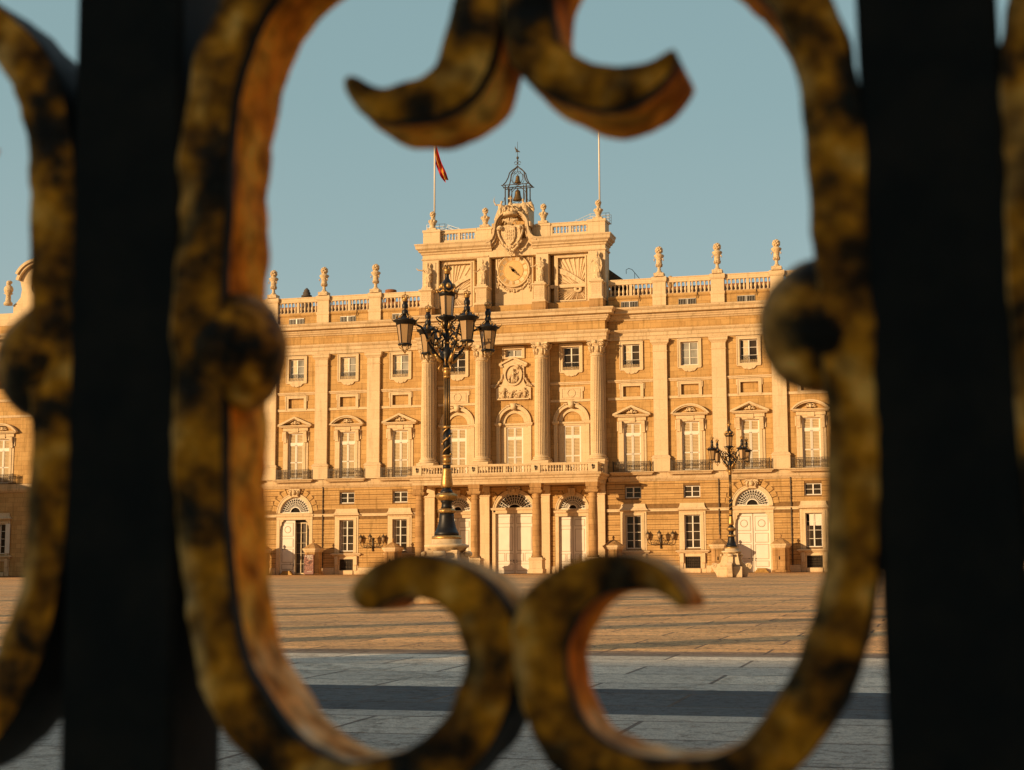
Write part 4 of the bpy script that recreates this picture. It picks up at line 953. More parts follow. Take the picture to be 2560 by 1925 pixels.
P('weather_vane', m, M_IRONB, BF)
def bell(r, h):
    m = MB(); m.smooth = True; m.lathe([(r,0),(r*.98,h*.06),(r*.78,h*.2),(r*.62,h*.42),(r*.54,h*.7),(r*.5,h*.84),(r*.34,h*.92),(r*.12,h*.96),(r*.12,h*1.12)], n=24); m.ball((0,0,-.02*h), r*.16, n=8, m=5); return m
o = P('bell', bell(.62, 1.35), M_BRONZE, loc=(.05,1.9,44.45)); tag(o, 'large bronze bell hanging low in the iron cage', 'bell', 'bronze bells')
o = P('bell', bell(.42, .95), M_BRONZE, loc=(.05,1.9,46.6)); tag(o, 'small bronze bell hanging above the large one', 'bell', 'bronze bells')
for x, lab in ((-10.25, 'white flagpole at the left corner of the clock attic carrying the flag'), (10.2, 'bare white flagpole at the right corner of the clock attic')):
    m = MB(); m.smooth = True; m.lathe([(.11,0),(.1,10),(.08,18),(.02,18.2)], n=12); m.ball((0,0,18.3), .16, n=10, m=6); m.smooth = False; m.box(-.25,.25,-.25,.25,0,.25)
    o = P('flagpole', m, M_POLE, loc=(x, 1.3, 39.25)); tag(o, lab, 'flagpole', 'white flagpoles')
m = MB(); m.smooth = True; nu, nv = 14, 9
vs = []
for i in range(nu+1):
    u = i/nu
    for j in range(nv+1):
        v = j/nv; zt = 52.6; hoist = 3.0*(1-.82*u**.7)
        z = zt - 4.9*u**.75 - (1-v)*hoist - .9*(1-v)*u*(1-u)
        vs.append((.12 + 1.6*u**.95 - .35*(1-v)*u, .28*math.sin(u*9+v*7)*u**.6 + .15*math.sin(v*11), z - 39.25))
for i in range(nu):
    for j in range(nv):
        m.cur = 1 if 3 <= j <= 5 else 0
        m.add([vs[i*(nv+1)+j], vs[(i+1)*(nv+1)+j], vs[(i+1)*(nv+1)+j+1], vs[i*(nv+1)+j+1]], [(0,1,2,3)])
o = P('flag', m, [M_RED, M_YEL], loc=(-10.25, 1.3, 39.25)); tag(o, 'limp red and yellow flag hanging from the left flagpole', 'flag')
for s, lab in ((-1, 'thin metal guard railing behind the left corner urn'), (1, 'thin pale guard railing and steps behind the right corner urn')):
    m = MB(); 
    for yy in (1.5, 2.6):
        for x in (9.0, 9.7, 10.9, 11.3): m.tube([(s*x,yy,41.0),(s*x,yy,42.1)], .03, 4)
        for z in (41.4, 41.75, 42.1): m.tube([(s*9.0,yy,z),(s*11.3,yy,z)], .025, 4)
        for z in (.1,.4,.75): m.tube([(s*9.0,yy,41.35+z),(s*6.4,yy,40.3+z)], .025, 4)
        for x in (7.3, 8.2): m.tube([(s*x,yy,40.3),(s*x,yy,41.6+.0*x)], .02, 4)
    m.box(*sorted((s*9.0,s*11.3)), 1.4, 2.7, 40.96, 41.01)
    o = P('guard_railing', m, M_RAILM); tag(o, lab, 'railing', 'guard railings on the attic roof')
m = MB(); m.smooth = True; m.lathe([(.7,0),(.66,.2),(.45,.3),(.5,.5),(.34,.75),(.36,.85),(.08,1.15)], n=12); m.box(-.5,.5,-.5,.5,-3,0)
o = P('chimney_pot', m, M_ROOF, loc=(-28.8, 6, 34.95)); tag(o, 'pointed dark chimney cowl behind the left wing balustrade', 'chimney')
m = MB(); m.smooth = True; m.lathe([(.62,-3),(.62,-.02),(.72,0),(.72,.45),(.6,.5)], n=14)
o = P('chimney_pot', m, M_TERRA, loc=(-17.5, 6, 34.75)); tag(o, 'flat-topped terracotta chimney pot behind the left wing balustrade', 'chimney')
m = MB(); m.prism([(11.0,33.3),(13.9,33.3),(11.0,35.5)], 2.4, 5); o = P('lean_to_roof', m, M_ROOF, PAL)
m = MB(); m.tube([(12.9,3.2,35.0),(12.9,3.2,35.5),(13.2,3.2,35.65),(13.6,3.2,35.5),(14.6,3.2,34.2),(14.6,3.2,33.2)], .035, 5); m.tube([(13.9,3.2,35.1),(13.9,3.2,33.2)], .03, 5)
o = P('handrail', m, M_IRONB); tag(o, 'bent thin handrail beside the small roof right of the clock attic', 'railing')
for s in (-1, 1):
    for k in (0, 1, 2):
        if s < 0 and k != 1: continue
        x = s*side[k] + .95
        m = MB(); m.tube([(x,-.02,31.1),(x+.1,-.1,31.5),(x+.12,-.06,31.9),(x+.22,.0,32.3)], .04, 5); P('roof_cable', m, M_IRON, PAL)

# ------------------------------------------------------------------ sentry boxes
def sentry():
    W, c = .95, .38
    oct_ = lambda k: [(-W*k+c*k,-W*k),(W*k-c*k,-W*k),(W*k,-W*k+c*k),(W*k,W*k-c*k),(W*k-c*k,W*k),(-W*k+c*k,W*k),(-W*k,W*k-c*k),(-W*k,-W*k+c*k)]
    b = MB(); b.prismz(oct_(.92), 0, 2.75); b.prismz(oct_(1.02), 0, .22); b.box(-.16,-.02,-W*.92-.01,-W*.92+.1,1.35,1.72)
    for s in (-1, 1): b.box(*sorted((s*.36, s*.52)), -W*.92-.05, -W*.92+.02, .3, 2.5)
    c_ = MB(); c_.prismz(oct_(.98), 2.62, 2.72); c_.prismz(oct_(1.06), 2.72, 2.86); c_.prismz(oct_(1.16), 2.86, 3.0); c_.prismz(oct_(1.2), 3.0, 3.06)
    r = MB(); lv = [(1.12,3.06),(1.0,3.14),(.78,3.32),(.5,3.52),(.24,3.66),(.12,3.72)]
    for (k0, z0), (k1, z1) in zip(lv, lv[1:]):
        a, d = oct_(k0), oct_(k1)
        for i in range(8): j = (i+1)%8; r.quad((a[i][0],a[i][1],z0),(a[j][0],a[j][1],z0),(d[j][0],d[j][1],z1),(d[i][0],d[i][1],z1))
    r.smooth = True; r.lathe([(.1,3.7),(.07,3.8),(.12,3.86),(.14,3.98),(.1,4.1),(.02,4.16)], n=10)
    s = MB(); s.box(-.17,-.03,-W*.92-.012,-W*.92+.02,1.35,1.72)
    return b, c_, r, s
sb = [m.mesh(n, mt) for m, n, mt in zip(sentry(), ('body','cornice','domed_roof','slit_window'), (M_OLD, M_TRIM, M_OLD, M_DARK))]
first = None
for x, lab in ((-30.75,'far left stone sentry box left of the half-open white door'), (-24.05,'stone sentry box with the poster leaning on its front'), (-14.1,'stone sentry box left of the portico beneath the wall lamp bay'), (12.1,'stone sentry box just right of the portico'), (24.0,'stone sentry box directly behind the small lamp post'), (30.65,'stone sentry box right of the closed white arched door')):
    if first is None:
        o = first = thing('sentry_box', '', 'sentry box', (x,-2.1,0))
        for q, n in zip(sb, ('body','cornice','domed_roof','slit_window')): P(n, q, parent=o)
    else: o = dup(first, None, (x,-2.1,0))
    tag(o, lab, 'sentry box', 'stone sentry boxes before the palace')
# poster
mp_, nt, b = mat('nativity_poster_print', .6)
g_ = N(nt, 'ShaderNodeTexCoord'); no = N(nt, 'ShaderNodeTexVoronoi', Scale=9.0); L(nt, g_.outputs['Object'], no.inputs['Vector'])
n2 = N(nt, 'ShaderNodeTexNoise', Scale=5.0, Detail=6.0); L(nt, g_.outputs['Object'], n2.inputs['Vector'])
sp = N(nt, 'ShaderNodeSeparateXYZ'); L(nt, g_.outputs['Object'], sp.inputs[0])
c = ramp(nt, n2.outputs[0], [(.35,(.05,.03,.03)),(.5,(.22,.10,.08)),(.62,(.45,.22,.16)),(.75,(.6,.45,.38))])
c = mix(nt, c, (.30,.16,.14), ramp(nt, sp.outputs[2], [(.42,(1,1,1)),(.55,(0,0,0)),(1.55,(0,0,0)),(1.9,(1,1,1))])); L(nt, c, b.inputs['Base Color'])
po = thing('poster_stand', 'brown illustrated poster board reading EL BELEN before a sentry box', 'poster', (-24.15, -3.2, .0))
m = MB(); m.box(-.58,.58,-.03,.03,.06,2.34); P('poster', m, mp_, po); m = MB(); m.box(-.5,-.44,-.03,.35,0,.08); m.box(.44,.5,-.03,.35,0,.08); m.box(-.45,.45,.03,.06,.3,2.1); P('stand', m, M_IRON, po)
def text(s, size, x, z, y, parent, mt, name='lettering', align='CENTER'):
    cu = bpy.data.curves.new('t', 'FONT'); cu.body = s; cu.size = size; cu.align_x = align; cu.extrude = .004; cu.offset = .004
    to = bpy.data.objects.new('t', cu); COL.objects.link(to); dg_ = bpy.context.evaluated_depsgraph_get()
    me = bpy.data.meshes.new_from_object(to.evaluated_get(dg_)); bpy.data.objects.remove(to); me.materials.clear(); me.materials.append(mt)
    o = P(name, me, parent=parent, loc=(x, y, z)); o.rotation_euler = (R(90), 0, 0); return o
text('EL BELEN', .23, 0, 2.1, -.045, po, M_WHITE); text('Palacio Real', .15, .14, 1.92, -.045, po, M_WHITE); text('de Madrid', .13, .16, 1.76, -.045, po, M_WHITE); text('Patrimonio Nacional', .07, .1, .32, -.045, po, M_WHITE)

# ------------------------------------------------------------------ lanterns and lamp posts
def lantern_meshes(r1=.315, r0=.21, h=.74, n=6):
    fr = MB(); gl = MB(); gd = MB()
    for i in range(n):
        a = 2*PI*(i+.5)/n; c, q = math.cos(a), math.sin(a); fr.tube([(r0*c,r0*q,0),(r1*c,r1*q,h)], .016, 4)
    gl.lathe([(r0*.96,.0),(r1*.96,h)], n=n, mod=None)
    ang = PI/n; gl.v = [(x*math.cos(ang)-y*math.sin(ang), x*math.sin(ang)+y*math.cos(ang), z) for x,y,z in gl.v]
    fr.smooth = True
    fr.lathe([(r0*1.0,-.07),(r0*1.25,-.05),(r0*1.28,-.02),(r0*1.1,.01)], n=18)
    fr.lathe([(r1*1.08,h-.02),(r1*1.12,h+.06),(r1*1.42,h+.1),(r1*1.45,h+.13),(r1*.95,h+.2),(r1*.6,h+.27),(r1*.42,h+.33)], n=20)
    fr.lathe([(.095,h+.33),(.12,h+.4),(.12,h+.5),(.085,h+.56),(.11,h+.62),(.12,h+.72),(.10,h+.78),(.075,h+.8),(.09,h+.86)], n=14)
    gd.smooth = True
    for i in range(n):
        a = 2*PI*(i+.5)/n; c, q = math.cos(a), math.sin(a)
        gd.tube([(r1*1.35*c,r1*1.35*q,h+.14),(r1*1.55*c,r1*1.55*q,h+.17),(r1*1.72*c,r1*1.72*q,h+.27)], [.03,.022,.006], 5)
        gd.ball((r1*.9*c, r1*.9*q, h+.23), .045, n=6, m=4); gd.tube([(r1*.75*c,r1*.75*q,h+.26),(r1*.42*c,r1*.42*q,h+.38)], .02, 4)
        if n: gd.tube([(r0*1.1*c,r0*1.1*q,-.07),(r0*.95*c,r0*.95*q,-.15),(r0*.45*c,r0*.45*q,-.22),(.02*c,.02*q,-.34)], [.016,.018,.016,.012], 4)
    for i in range(5):
        a = 2*PI*i/5; gd.tube([(.085*math.cos(a+t*.5), .085*math.sin(a+t*.5), h+.42+t*.14) for t in range(3)], .018, 4)
    gd.lathe([(.085,h+.85),(.105,h+.88),(.10,h+.95),(.12,h+.98)], n=12)
    for i in range(8): a = 2*PI*i/8; gd.ball((.12*math.cos(a), .12*math.sin(a), h+1.02), .035, n=5, m=4); gd.tube([(.12*math.cos(a), .12*math.sin(a), h+1.0),(.13*math.cos(a), .13*math.sin(a), h+1.08),(0,0,h+1.13)], .012, 4)
    gd.ball((0,0,h+1.15), .03, n=6, m=4); gd.tube([(0,0,h+1.15),(0,0,h+1.26)], .01, 4); gd.tube([(-.03,0,h+1.21),(.03,0,h+1.21)], .01, 4); gd.ball((0,0,-.36), .03, n=6, m=4)
    return fr, gl, gd
fr, gl, gd = lantern_meshes()
LF, LG, LD = fr.mesh('lantern', M_IRON), gl.mesh('lantern_glass', M_MILK), gd.mesh('gilt_crown', M_GOLD)
def top_lantern():
    fr = MB(); gl = MB(); gd = MB(); n = 6; r0, r1, h = .235, .30, .80
    for i in range(n): a = 2*PI*(i+.5)/n; c, q = math.cos(a), math.sin(a); fr.tube([(r0*c,r0*q,0),(r1*c,r1*q,h)], .018, 4)
    gl.lathe([(r0*.96,0),(r1*.96,h)], n=n); ang = PI/n; gl.v = [(x*math.cos(ang)-y*math.sin(ang), x*math.sin(ang)+y*math.cos(ang), z) for x,y,z in gl.v]
    fr.smooth = True
    fr.lathe([(.05,-.28),(.12,-.2),(.3,-.12),(.36,-.07),(.36,-.03),(.25,.01)], n=20)
    fr.lathe([(r1*1.05,h-.02),(r1*1.1,h+.05),(r1*1.16,h+.1),(r1*1.02,h+.22),(r1*.92,h+.36),(r1*.7,h+.5),(r1*.42,h+.62),(r1*.28,h+.7),(r1*.24,h+.82),(r1*.32,h+.88)], n=20)
    for s in (-1, 1):
        for t in (0, 1):
            v = (s, 0) if t else (0, s); fr.tube([(v[0]*.08,v[1]*.08,-.5),(v[0]*.22,v[1]*.22,-.25),(v[0]*.4,v[1]*.4,-.12),(v[0]*.46,v[1]*.46,-.02),(v[0]*.38,v[1]*.38,.0)], .03, 5); fr.tube([(v[0]*.2,v[1]*.2,-.22),(v[0]*.3,v[1]*.3,-.34),(v[0]*.36,v[1]*.36,-.26)], .02, 4)
    gd.smooth = True
    for i in range(6):
        a = 2*PI*(i+.5)/6; b_ = a+PI/6; c, q = math.cos(a), math.sin(a)
        gd.tube([(r1*1.2*math.cos(a+u*PI/3), r1*1.2*math.sin(a+u*PI/3), h+.24-.13*math.sin(u*PI)) for u in (0,.25,.5,.75,1)], .03, 5)
        gd.tube([(r1*1.1*c,r1*1.1*q,h+.18),(r1*1.45*c,r1*1.45*q,h+.2),(r1*1.6*c,r1*1.6*q,h+.32)], [.05,.035,.015], 5); gd.ball((r1*1.3*c, r1*1.3*q, h+.14), .06, n=6, m=5)
        cc, qq = math.cos(b_), math.sin(b_); gd.ball((r1*.83*cc, r1*.83*qq, h+.36), .13, .8, .8, .95, 8, 6)
    gd.lathe([(.1,h+.86),(.13,h+.9),(.12,h+.98),(.17,h+1.04)], n=14)
    for i in range(8): a = 2*PI*i/8; gd.ball((.16*math.cos(a), .16*math.sin(a), h+1.08), .045, n=5, m=4); gd.tube([(.16*math.cos(a), .16*math.sin(a), h+1.06),(.17*math.cos(a), .17*math.sin(a), h+1.14),(0,0,h+1.19)], .015, 4)
    gd.ball((0,0,h+1.21), .04, n=6, m=4); gd.tube([(0,0,h+1.22),(0,0,h+1.36)], .012, 4); gd.tube([(-.04,0,h+1.3),(.04,0,h+1.3)], .012, 4)
    return fr, gl, gd
a_, b_, c_ = top_lantern(); TF, TG, TD = a_.mesh('top_lantern', M_IRON), b_.mesh('lantern_glass', M_MILK), c_.mesh('gilt_crown', M_GOLD)
# stone pedestal 0..2.4, iron post 2.45 .. 9.4
def pedestal():
    m = MB(); m.cbox(0,1.9,-.95,.95,0,.9); m.cbox(0,1.5,-.75,.75,.9,1.15)
    for (k0, z0), (k1, z1) in zip([(.74,1.1),(.66,1.5),(.60,1.85)], [(.66,1.5),(.60,1.85),(.62,2.0)]):
        q = lambda k: [(-k,-k),(k,-k),(k,k),(-k,k)]
        A, B = q(k0), q(k1)
        for i in range(4): j = (i+1)%4; m.quad((*A[i],z0),(*A[j],z0),(*B[j],z1),(*B[i],z1))
    m.smooth = True
    m.lathe([(.62,1.93),(.72,1.98),(.78,2.08),(.86,2.12),(.86,2.2),(.7,2.24),(.58,2.24),(.58,2.42),(.5,2.44)], n=32)
    m.smooth = False
    for d in range(4):
        o = MB(); pts = [(.62,.02),(1.25,.02),(1.32,.3),(1.5,.55),(1.62,.75),(1.72,1.0),(1.6,1.2),(1.35,1.22),(1.15,1.12),(.95,1.25),(.85,1.5),(.8,1.85),(.62,1.9)]
        o.prism(pts, -.2, .2); o.smooth = True
        for y in (-.23, .2): o.tube([(1.45+(.22-.014*i)*math.cos(.6*i+.5), y+.015, .98+(.22-.014*i)*math.sin(.6*i+.5)) for i in range(14)], .03, 5); 
        o.tube([(.86,-.22,1.86),(.86,.22,1.86)], .11, 8)
        m.merge(o, Matrix.Rotation(PI/2*d, 4, 'Z'))
    return m
def post():
    m = MB(); m.smooth = True; m.cur = 1
    m.lathe([(.56,2.42),(.58,2.46),(.56,2.54),(.48,2.56)], n=32)
    m.cur = 0
    m.lathe([(.48,2.55),(.47,2.68),(.43,2.72),(.36,2.9),(.31,3.1),(.285,3.3),(.28,3.44)], n=32)
    m.cur = 1; m.lathe([(.3,3.42),(.35,3.46),(.36,3.52),(.3,3.58),(.24,3.6)], n=28, mod=lambda a, z: 1+.04*math.cos(20*a))
    m.cur = 0; m.lathe([(.23,3.58),(.2,3.7),(.2,3.82),(.24,3.86),(.24,3.9)], n=24)
    m.cur = 1; m.lathe([(.24,3.9),(.34,3.95),(.40,4.04),(.40,4.1),(.34,4.16),(.26,4.2)], n=32, mod=lambda a, z: 1+.06*math.cos(16*a))
    m.cur = 0; m.lathe([(.27,4.18),(.22,4.28),(.15,4.38),(.15,4.42)], n=24)
    m.cur = 1; m.lathe([(.2,4.4),(.235,4.46),(.225,4.6),(.19,4.9),(.165,5.1),(.17,5.14)], n=24, mod=lambda a, z: 1+.05*math.cos(12*a)*math.sin(z*14))
    m.cur = 0; m.lathe([(.15,5.12),(.15,5.3)], n=18)
    m.cur = 1; m.lathe([(.17,5.28),(.18,5.32),(.16,5.36)], n=18); m.lathe([(.155,5.36),(.155,5.6)], n=18, mod=lambda a, z: 1+.05*math.cos(8*a)); m.lathe([(.19,5.6),(.195,5.64),(.15,5.68)], n=18)
    m.cur = 0; m.lathe([(.135,5.66),(.135,6.72)], n=32, mod=lambda a, z: 1-.06*(math.cos(12*a) > 0))
    m.cur = 1
    for k in range(2): m.tube([(.15*math.cos(t*.42+k*PI), .15*math.sin(t*.42+k*PI), 5.7+t*.05) for t in range(21)], .028, 5)
    for t in range(0, 21, 2): m.ball((.165*math.cos(t*.42), .165*math.sin(t*.42), 5.7+t*.05), .05, n=6, m=4)
    m.lathe([(.15,6.7),(.165,6.74),(.15,6.8)], n=18)
    m.cur = 0; m.lathe([(.128,6.8),(.118,8.68)], n=32, mod=lambda a, z: 1-.08*(math.cos(12*a) > 0))
    m.cur = 1
    for i in range(10): a = 2*PI*i/10; c, q = math.cos(a), math.sin(a); m.tube([(.128*c,.128*q,6.82),(.118*c,.118*q,8.66)], .0135, 4)
    m.cur = 0
    m.cur = 1; m.lathe([(.13,8.66),(.15,8.72),(.135,8.76)], n=18); m.lathe([(.14,8.76),(.145,8.92),(.14,9.0)], n=18, mod=lambda a, z: 1+.05*math.cos(8*a)); m.lathe([(.15,9.0),(.155,9.04),(.14,9.08)], n=18)
    m.cur = 0; m.lathe([(.14,9.06),(.17,9.2),(.16,9.4),(.2,9.6),(.21,9.72),(.14,9.78),(.1,9.9),(.09,10.15),(.13,10.2),(.13,10.26),(.08,10.32),(.07,10.5),(.11,10.56),(.11,10.6),(.06,10.66),(.05,10.95)], n=20)
    m.cur = 1
    for i in range(8): a = 2*PI*i/8; m.tube([(.17*math.cos(a),.17*math.sin(a),9.15),(.21*math.cos(a),.21*math.sin(a),9.35),(.24*math.cos(a),.24*math.sin(a),9.5)], [.02,.035,.01], 5); m.ball((.1*math.cos(a), .1*math.sin(a), 10.05), .035, n=5, m=4)
    return m
def arm():
    m = MB(); m.smooth = True; m.cur = 0; RL = 1.79
    m.tube([(.1,0,9.3),(.3,0,9.42),(.5,0,9.62),(.68,0,9.85)], [.07,.06,.055,.05], 7)
    m.tube([(.6,0,9.72),(.78,0,10.0),(.92,0,10.35),(1.1,0,10.6),(1.35,0,10.7),(1.62,0,10.68),(RL,0,10.72)], .045, 7)
    m.tube([(.1,0,10.25),(.22,0,10.42),(.42,0,10.5),(.62,0,10.4),(.72,0,10.2),(.66,0,10.0),(.5,0,9.92),(.38,0,10.02),(.42,0,10.18),(.52,0,10.2)], .04, 6)
    m.tube([(.1,0,9.75),(.3,0,9.8),(.45,0,10.0),(.38,0,10.2),(.2,0,10.25)], .035, 6)
    m.tube([(.7,0,10.45),(.55,0,10.66),(.4,0,10.62),(.42,0,10.5)], .025, 5)
    for p in ((.56,0,9.72),(.95,0,10.38),(.2,0,9.36),(.62,0,10.55)): m.ball(p, .065, n=7, m=5)
    m.cur = 1
    m.tube([(.14,.0,9.24),(.34,0,9.36),(.52,0,9.6)], [.05,.085,.05], 6)
    for p in ((1.34,0,10.7),(1.5,0,10.69),(.72,0,10.2),(.45,0,10.02),(.3,0,10.45),(.36,0,9.88),(.82,0,10.1)): m.ball(p, .075, n=7, m=5)
    m.tube([(.14,0,10.6),(.22,0,10.78),(.18,0,10.92)], [.05,.06,.01], 5); m.tube([(.5,0,9.5),(.66,0,9.58),(.72,0,9.72),(.62,0,9.8)], .03, 5); m.tube([(.22,0,9.2),(.36,0,9.02),(.3,0,8.9)], [.04,.04,.01], 5)
    return m
PM, QM, AM = pedestal().mesh('stone_pedestal', M_TRIM), post().mesh('post', [M_IRON, M_GOLD]), arm().mesh('arm', [M_IRON, M_GOLD])
def lamp_post(x, y, z, label, rz=0, group='crowned lamp posts on the square'):
    t = thing('lamp_post', label, 'lamp post', (x,y,z), group, rz)
    P('stone_pedestal', PM, parent=t); P('post', QM, parent=t)
    for i in range(4):
        an = R(-47 + 90*i)
        a = P('arm', AM, parent=t); a.rotation_euler.z = an
        l = P('lantern', LF, parent=t, loc=(1.79*math.cos(an), 1.79*math.sin(an), 9.9)); l.scale = (1.03,1.03,1.03); l.rotation_euler.z = an
        P('lantern_glass', LG, parent=l); P('gilt_crown', LD, parent=l)
    l = P('top_lantern', TF, parent=t, loc=(0,0,11.12)); P('lantern_glass', TG, parent=l); P('gilt_crown', TD, parent=l)
    return t
zg = lambda y: .01584*y if y < 0 else 0.0
lp = lamp_post(29.35, -116.5, zg(-116.5)-.02, 'large near lamp post with five crowned lanterns on a stone pedestal')
lp.scale = (1.0,1.0,1.0)
l2 = dup(lp, None, (30.45, -41.5, zg(-41.5)-.02)); tag(l2, 'smaller distant lamp post before the closed arched door', 'lamp post', 'crowned lamp posts on the square')
m = MB(); m.cbox(0,1.1,-.55,.55,-.3,1.2); m.cbox(0,1.0,-.5,.5,1.2,8.6); m.sweep([(-.35,.35),(-.35,-.35),(.35,-.35),(.35,.35)], [(0,8.2),(.1,8.3),(.25,8.6),(.25,8.8),(-.3,9.0)]); m.smooth = True; m.lathe([(.4,8.9),(.25,9.2),(.55,9.8),(.5,10.2),(.2,10.5),(.05,10.9)], n=14)
gp = m.mesh('shadow_pillar', M_TRIM)
for x, y in ((30.9,-158), (22.5,-158), (18.6,-155), (11.3,-150), (7.75,-145), (4.7,-118)):  # added pillars, set out of view to cast the shadow stripes
    o = P('shadow_pillar', gp, loc=(x, y, zg(y))); tag(o, 'tall added stone pillar out of view on the left throwing a shadow stripe across the square', 'pillar', 'added shadow-casting pillars out of view on the left')
# wall lamps
def bracket():
    m = MB(); m.smooth = True
    m.box(-.1,.1,-.08,0,-.7,.55); m.tube([(0,-.05,-.55),(0,-.25,-.35),(0,-.5,-.2),(0,-.8,-.15),(0,-.95,.0),(0,-.98,.18)], .04, 6)
    for s in (-1, 1):
        m.tube([(0,-.05,-.4),(s*.4,-.2,-.35),(s*.9,-.3,-.45),(s*1.3,-.3,-.3),(s*1.42,-.3,-.05),(s*1.42,-.3,.12)], .038, 6)
        m.tube([(s*(.45+.22*math.cos(t)), -.2, -.16+.22*math.sin(t)) for t in [i*.75 for i in range(9)]], .03, 5); m.tube([(s*(.9+.15*math.cos(t)), -.28, -.28+.15*math.sin(t)) for t in [i*.85 for i in range(8)]], .025, 5)
        m.ball((s*.2,-.12,.3), .07, n=6, m=5)
    m.ball((0,-.1,-.75), .1, sz=1.5, n=8, m=6); m.ball((0,-.1,.6), .12, sz=1.3, n=8, m=6)
    return m
def small_lantern():
    m = MB(); m.smooth = True; m.lathe([(.06,0),(.12,.05),(.13,.1)], n=12); m.lathe([(.24,.62),(.27,.66),(.2,.74),(.12,.84),(.05,.92),(.05,.98),(.01,1.05)], n=14)
    for i in range(6): a = 2*PI*i/6; m.tube([(.13*math.cos(a),.13*math.sin(a),.08),(.23*math.cos(a),.23*math.sin(a),.64)], .014, 4)
    g = MB(); g.smooth = True; g.lathe([(.12,.09),(.22,.64)], n=12); return m, g
BM = bracket().mesh('bracket', M_IRONB); a_, b_ = small_lantern(); SL, SG = a_.mesh('lantern', M_IRONB), b_.mesh('lantern_glass', M_MILK)
wl = thing('wall_lamp', 'three-armed iron wall lamp between two windows left of the portico', 'wall lamp', (-17.35, -.07, 3.6), 'three-armed wall lamps')
P('bracket', BM, parent=wl)
for x, y, z in ((-1.42,-.3,.12),(1.42,-.3,.12),(0,-.98,.18)): l = P('lantern', SL, parent=wl, loc=(x,y,z)); P('lantern_glass', SG, parent=l)
w2_ = dup(wl, None, (17.1, -.07, 3.6)); tag(w2_, 'three-armed iron wall lamp between two windows right of the portico', 'wall lamp', 'three-armed wall lamps')

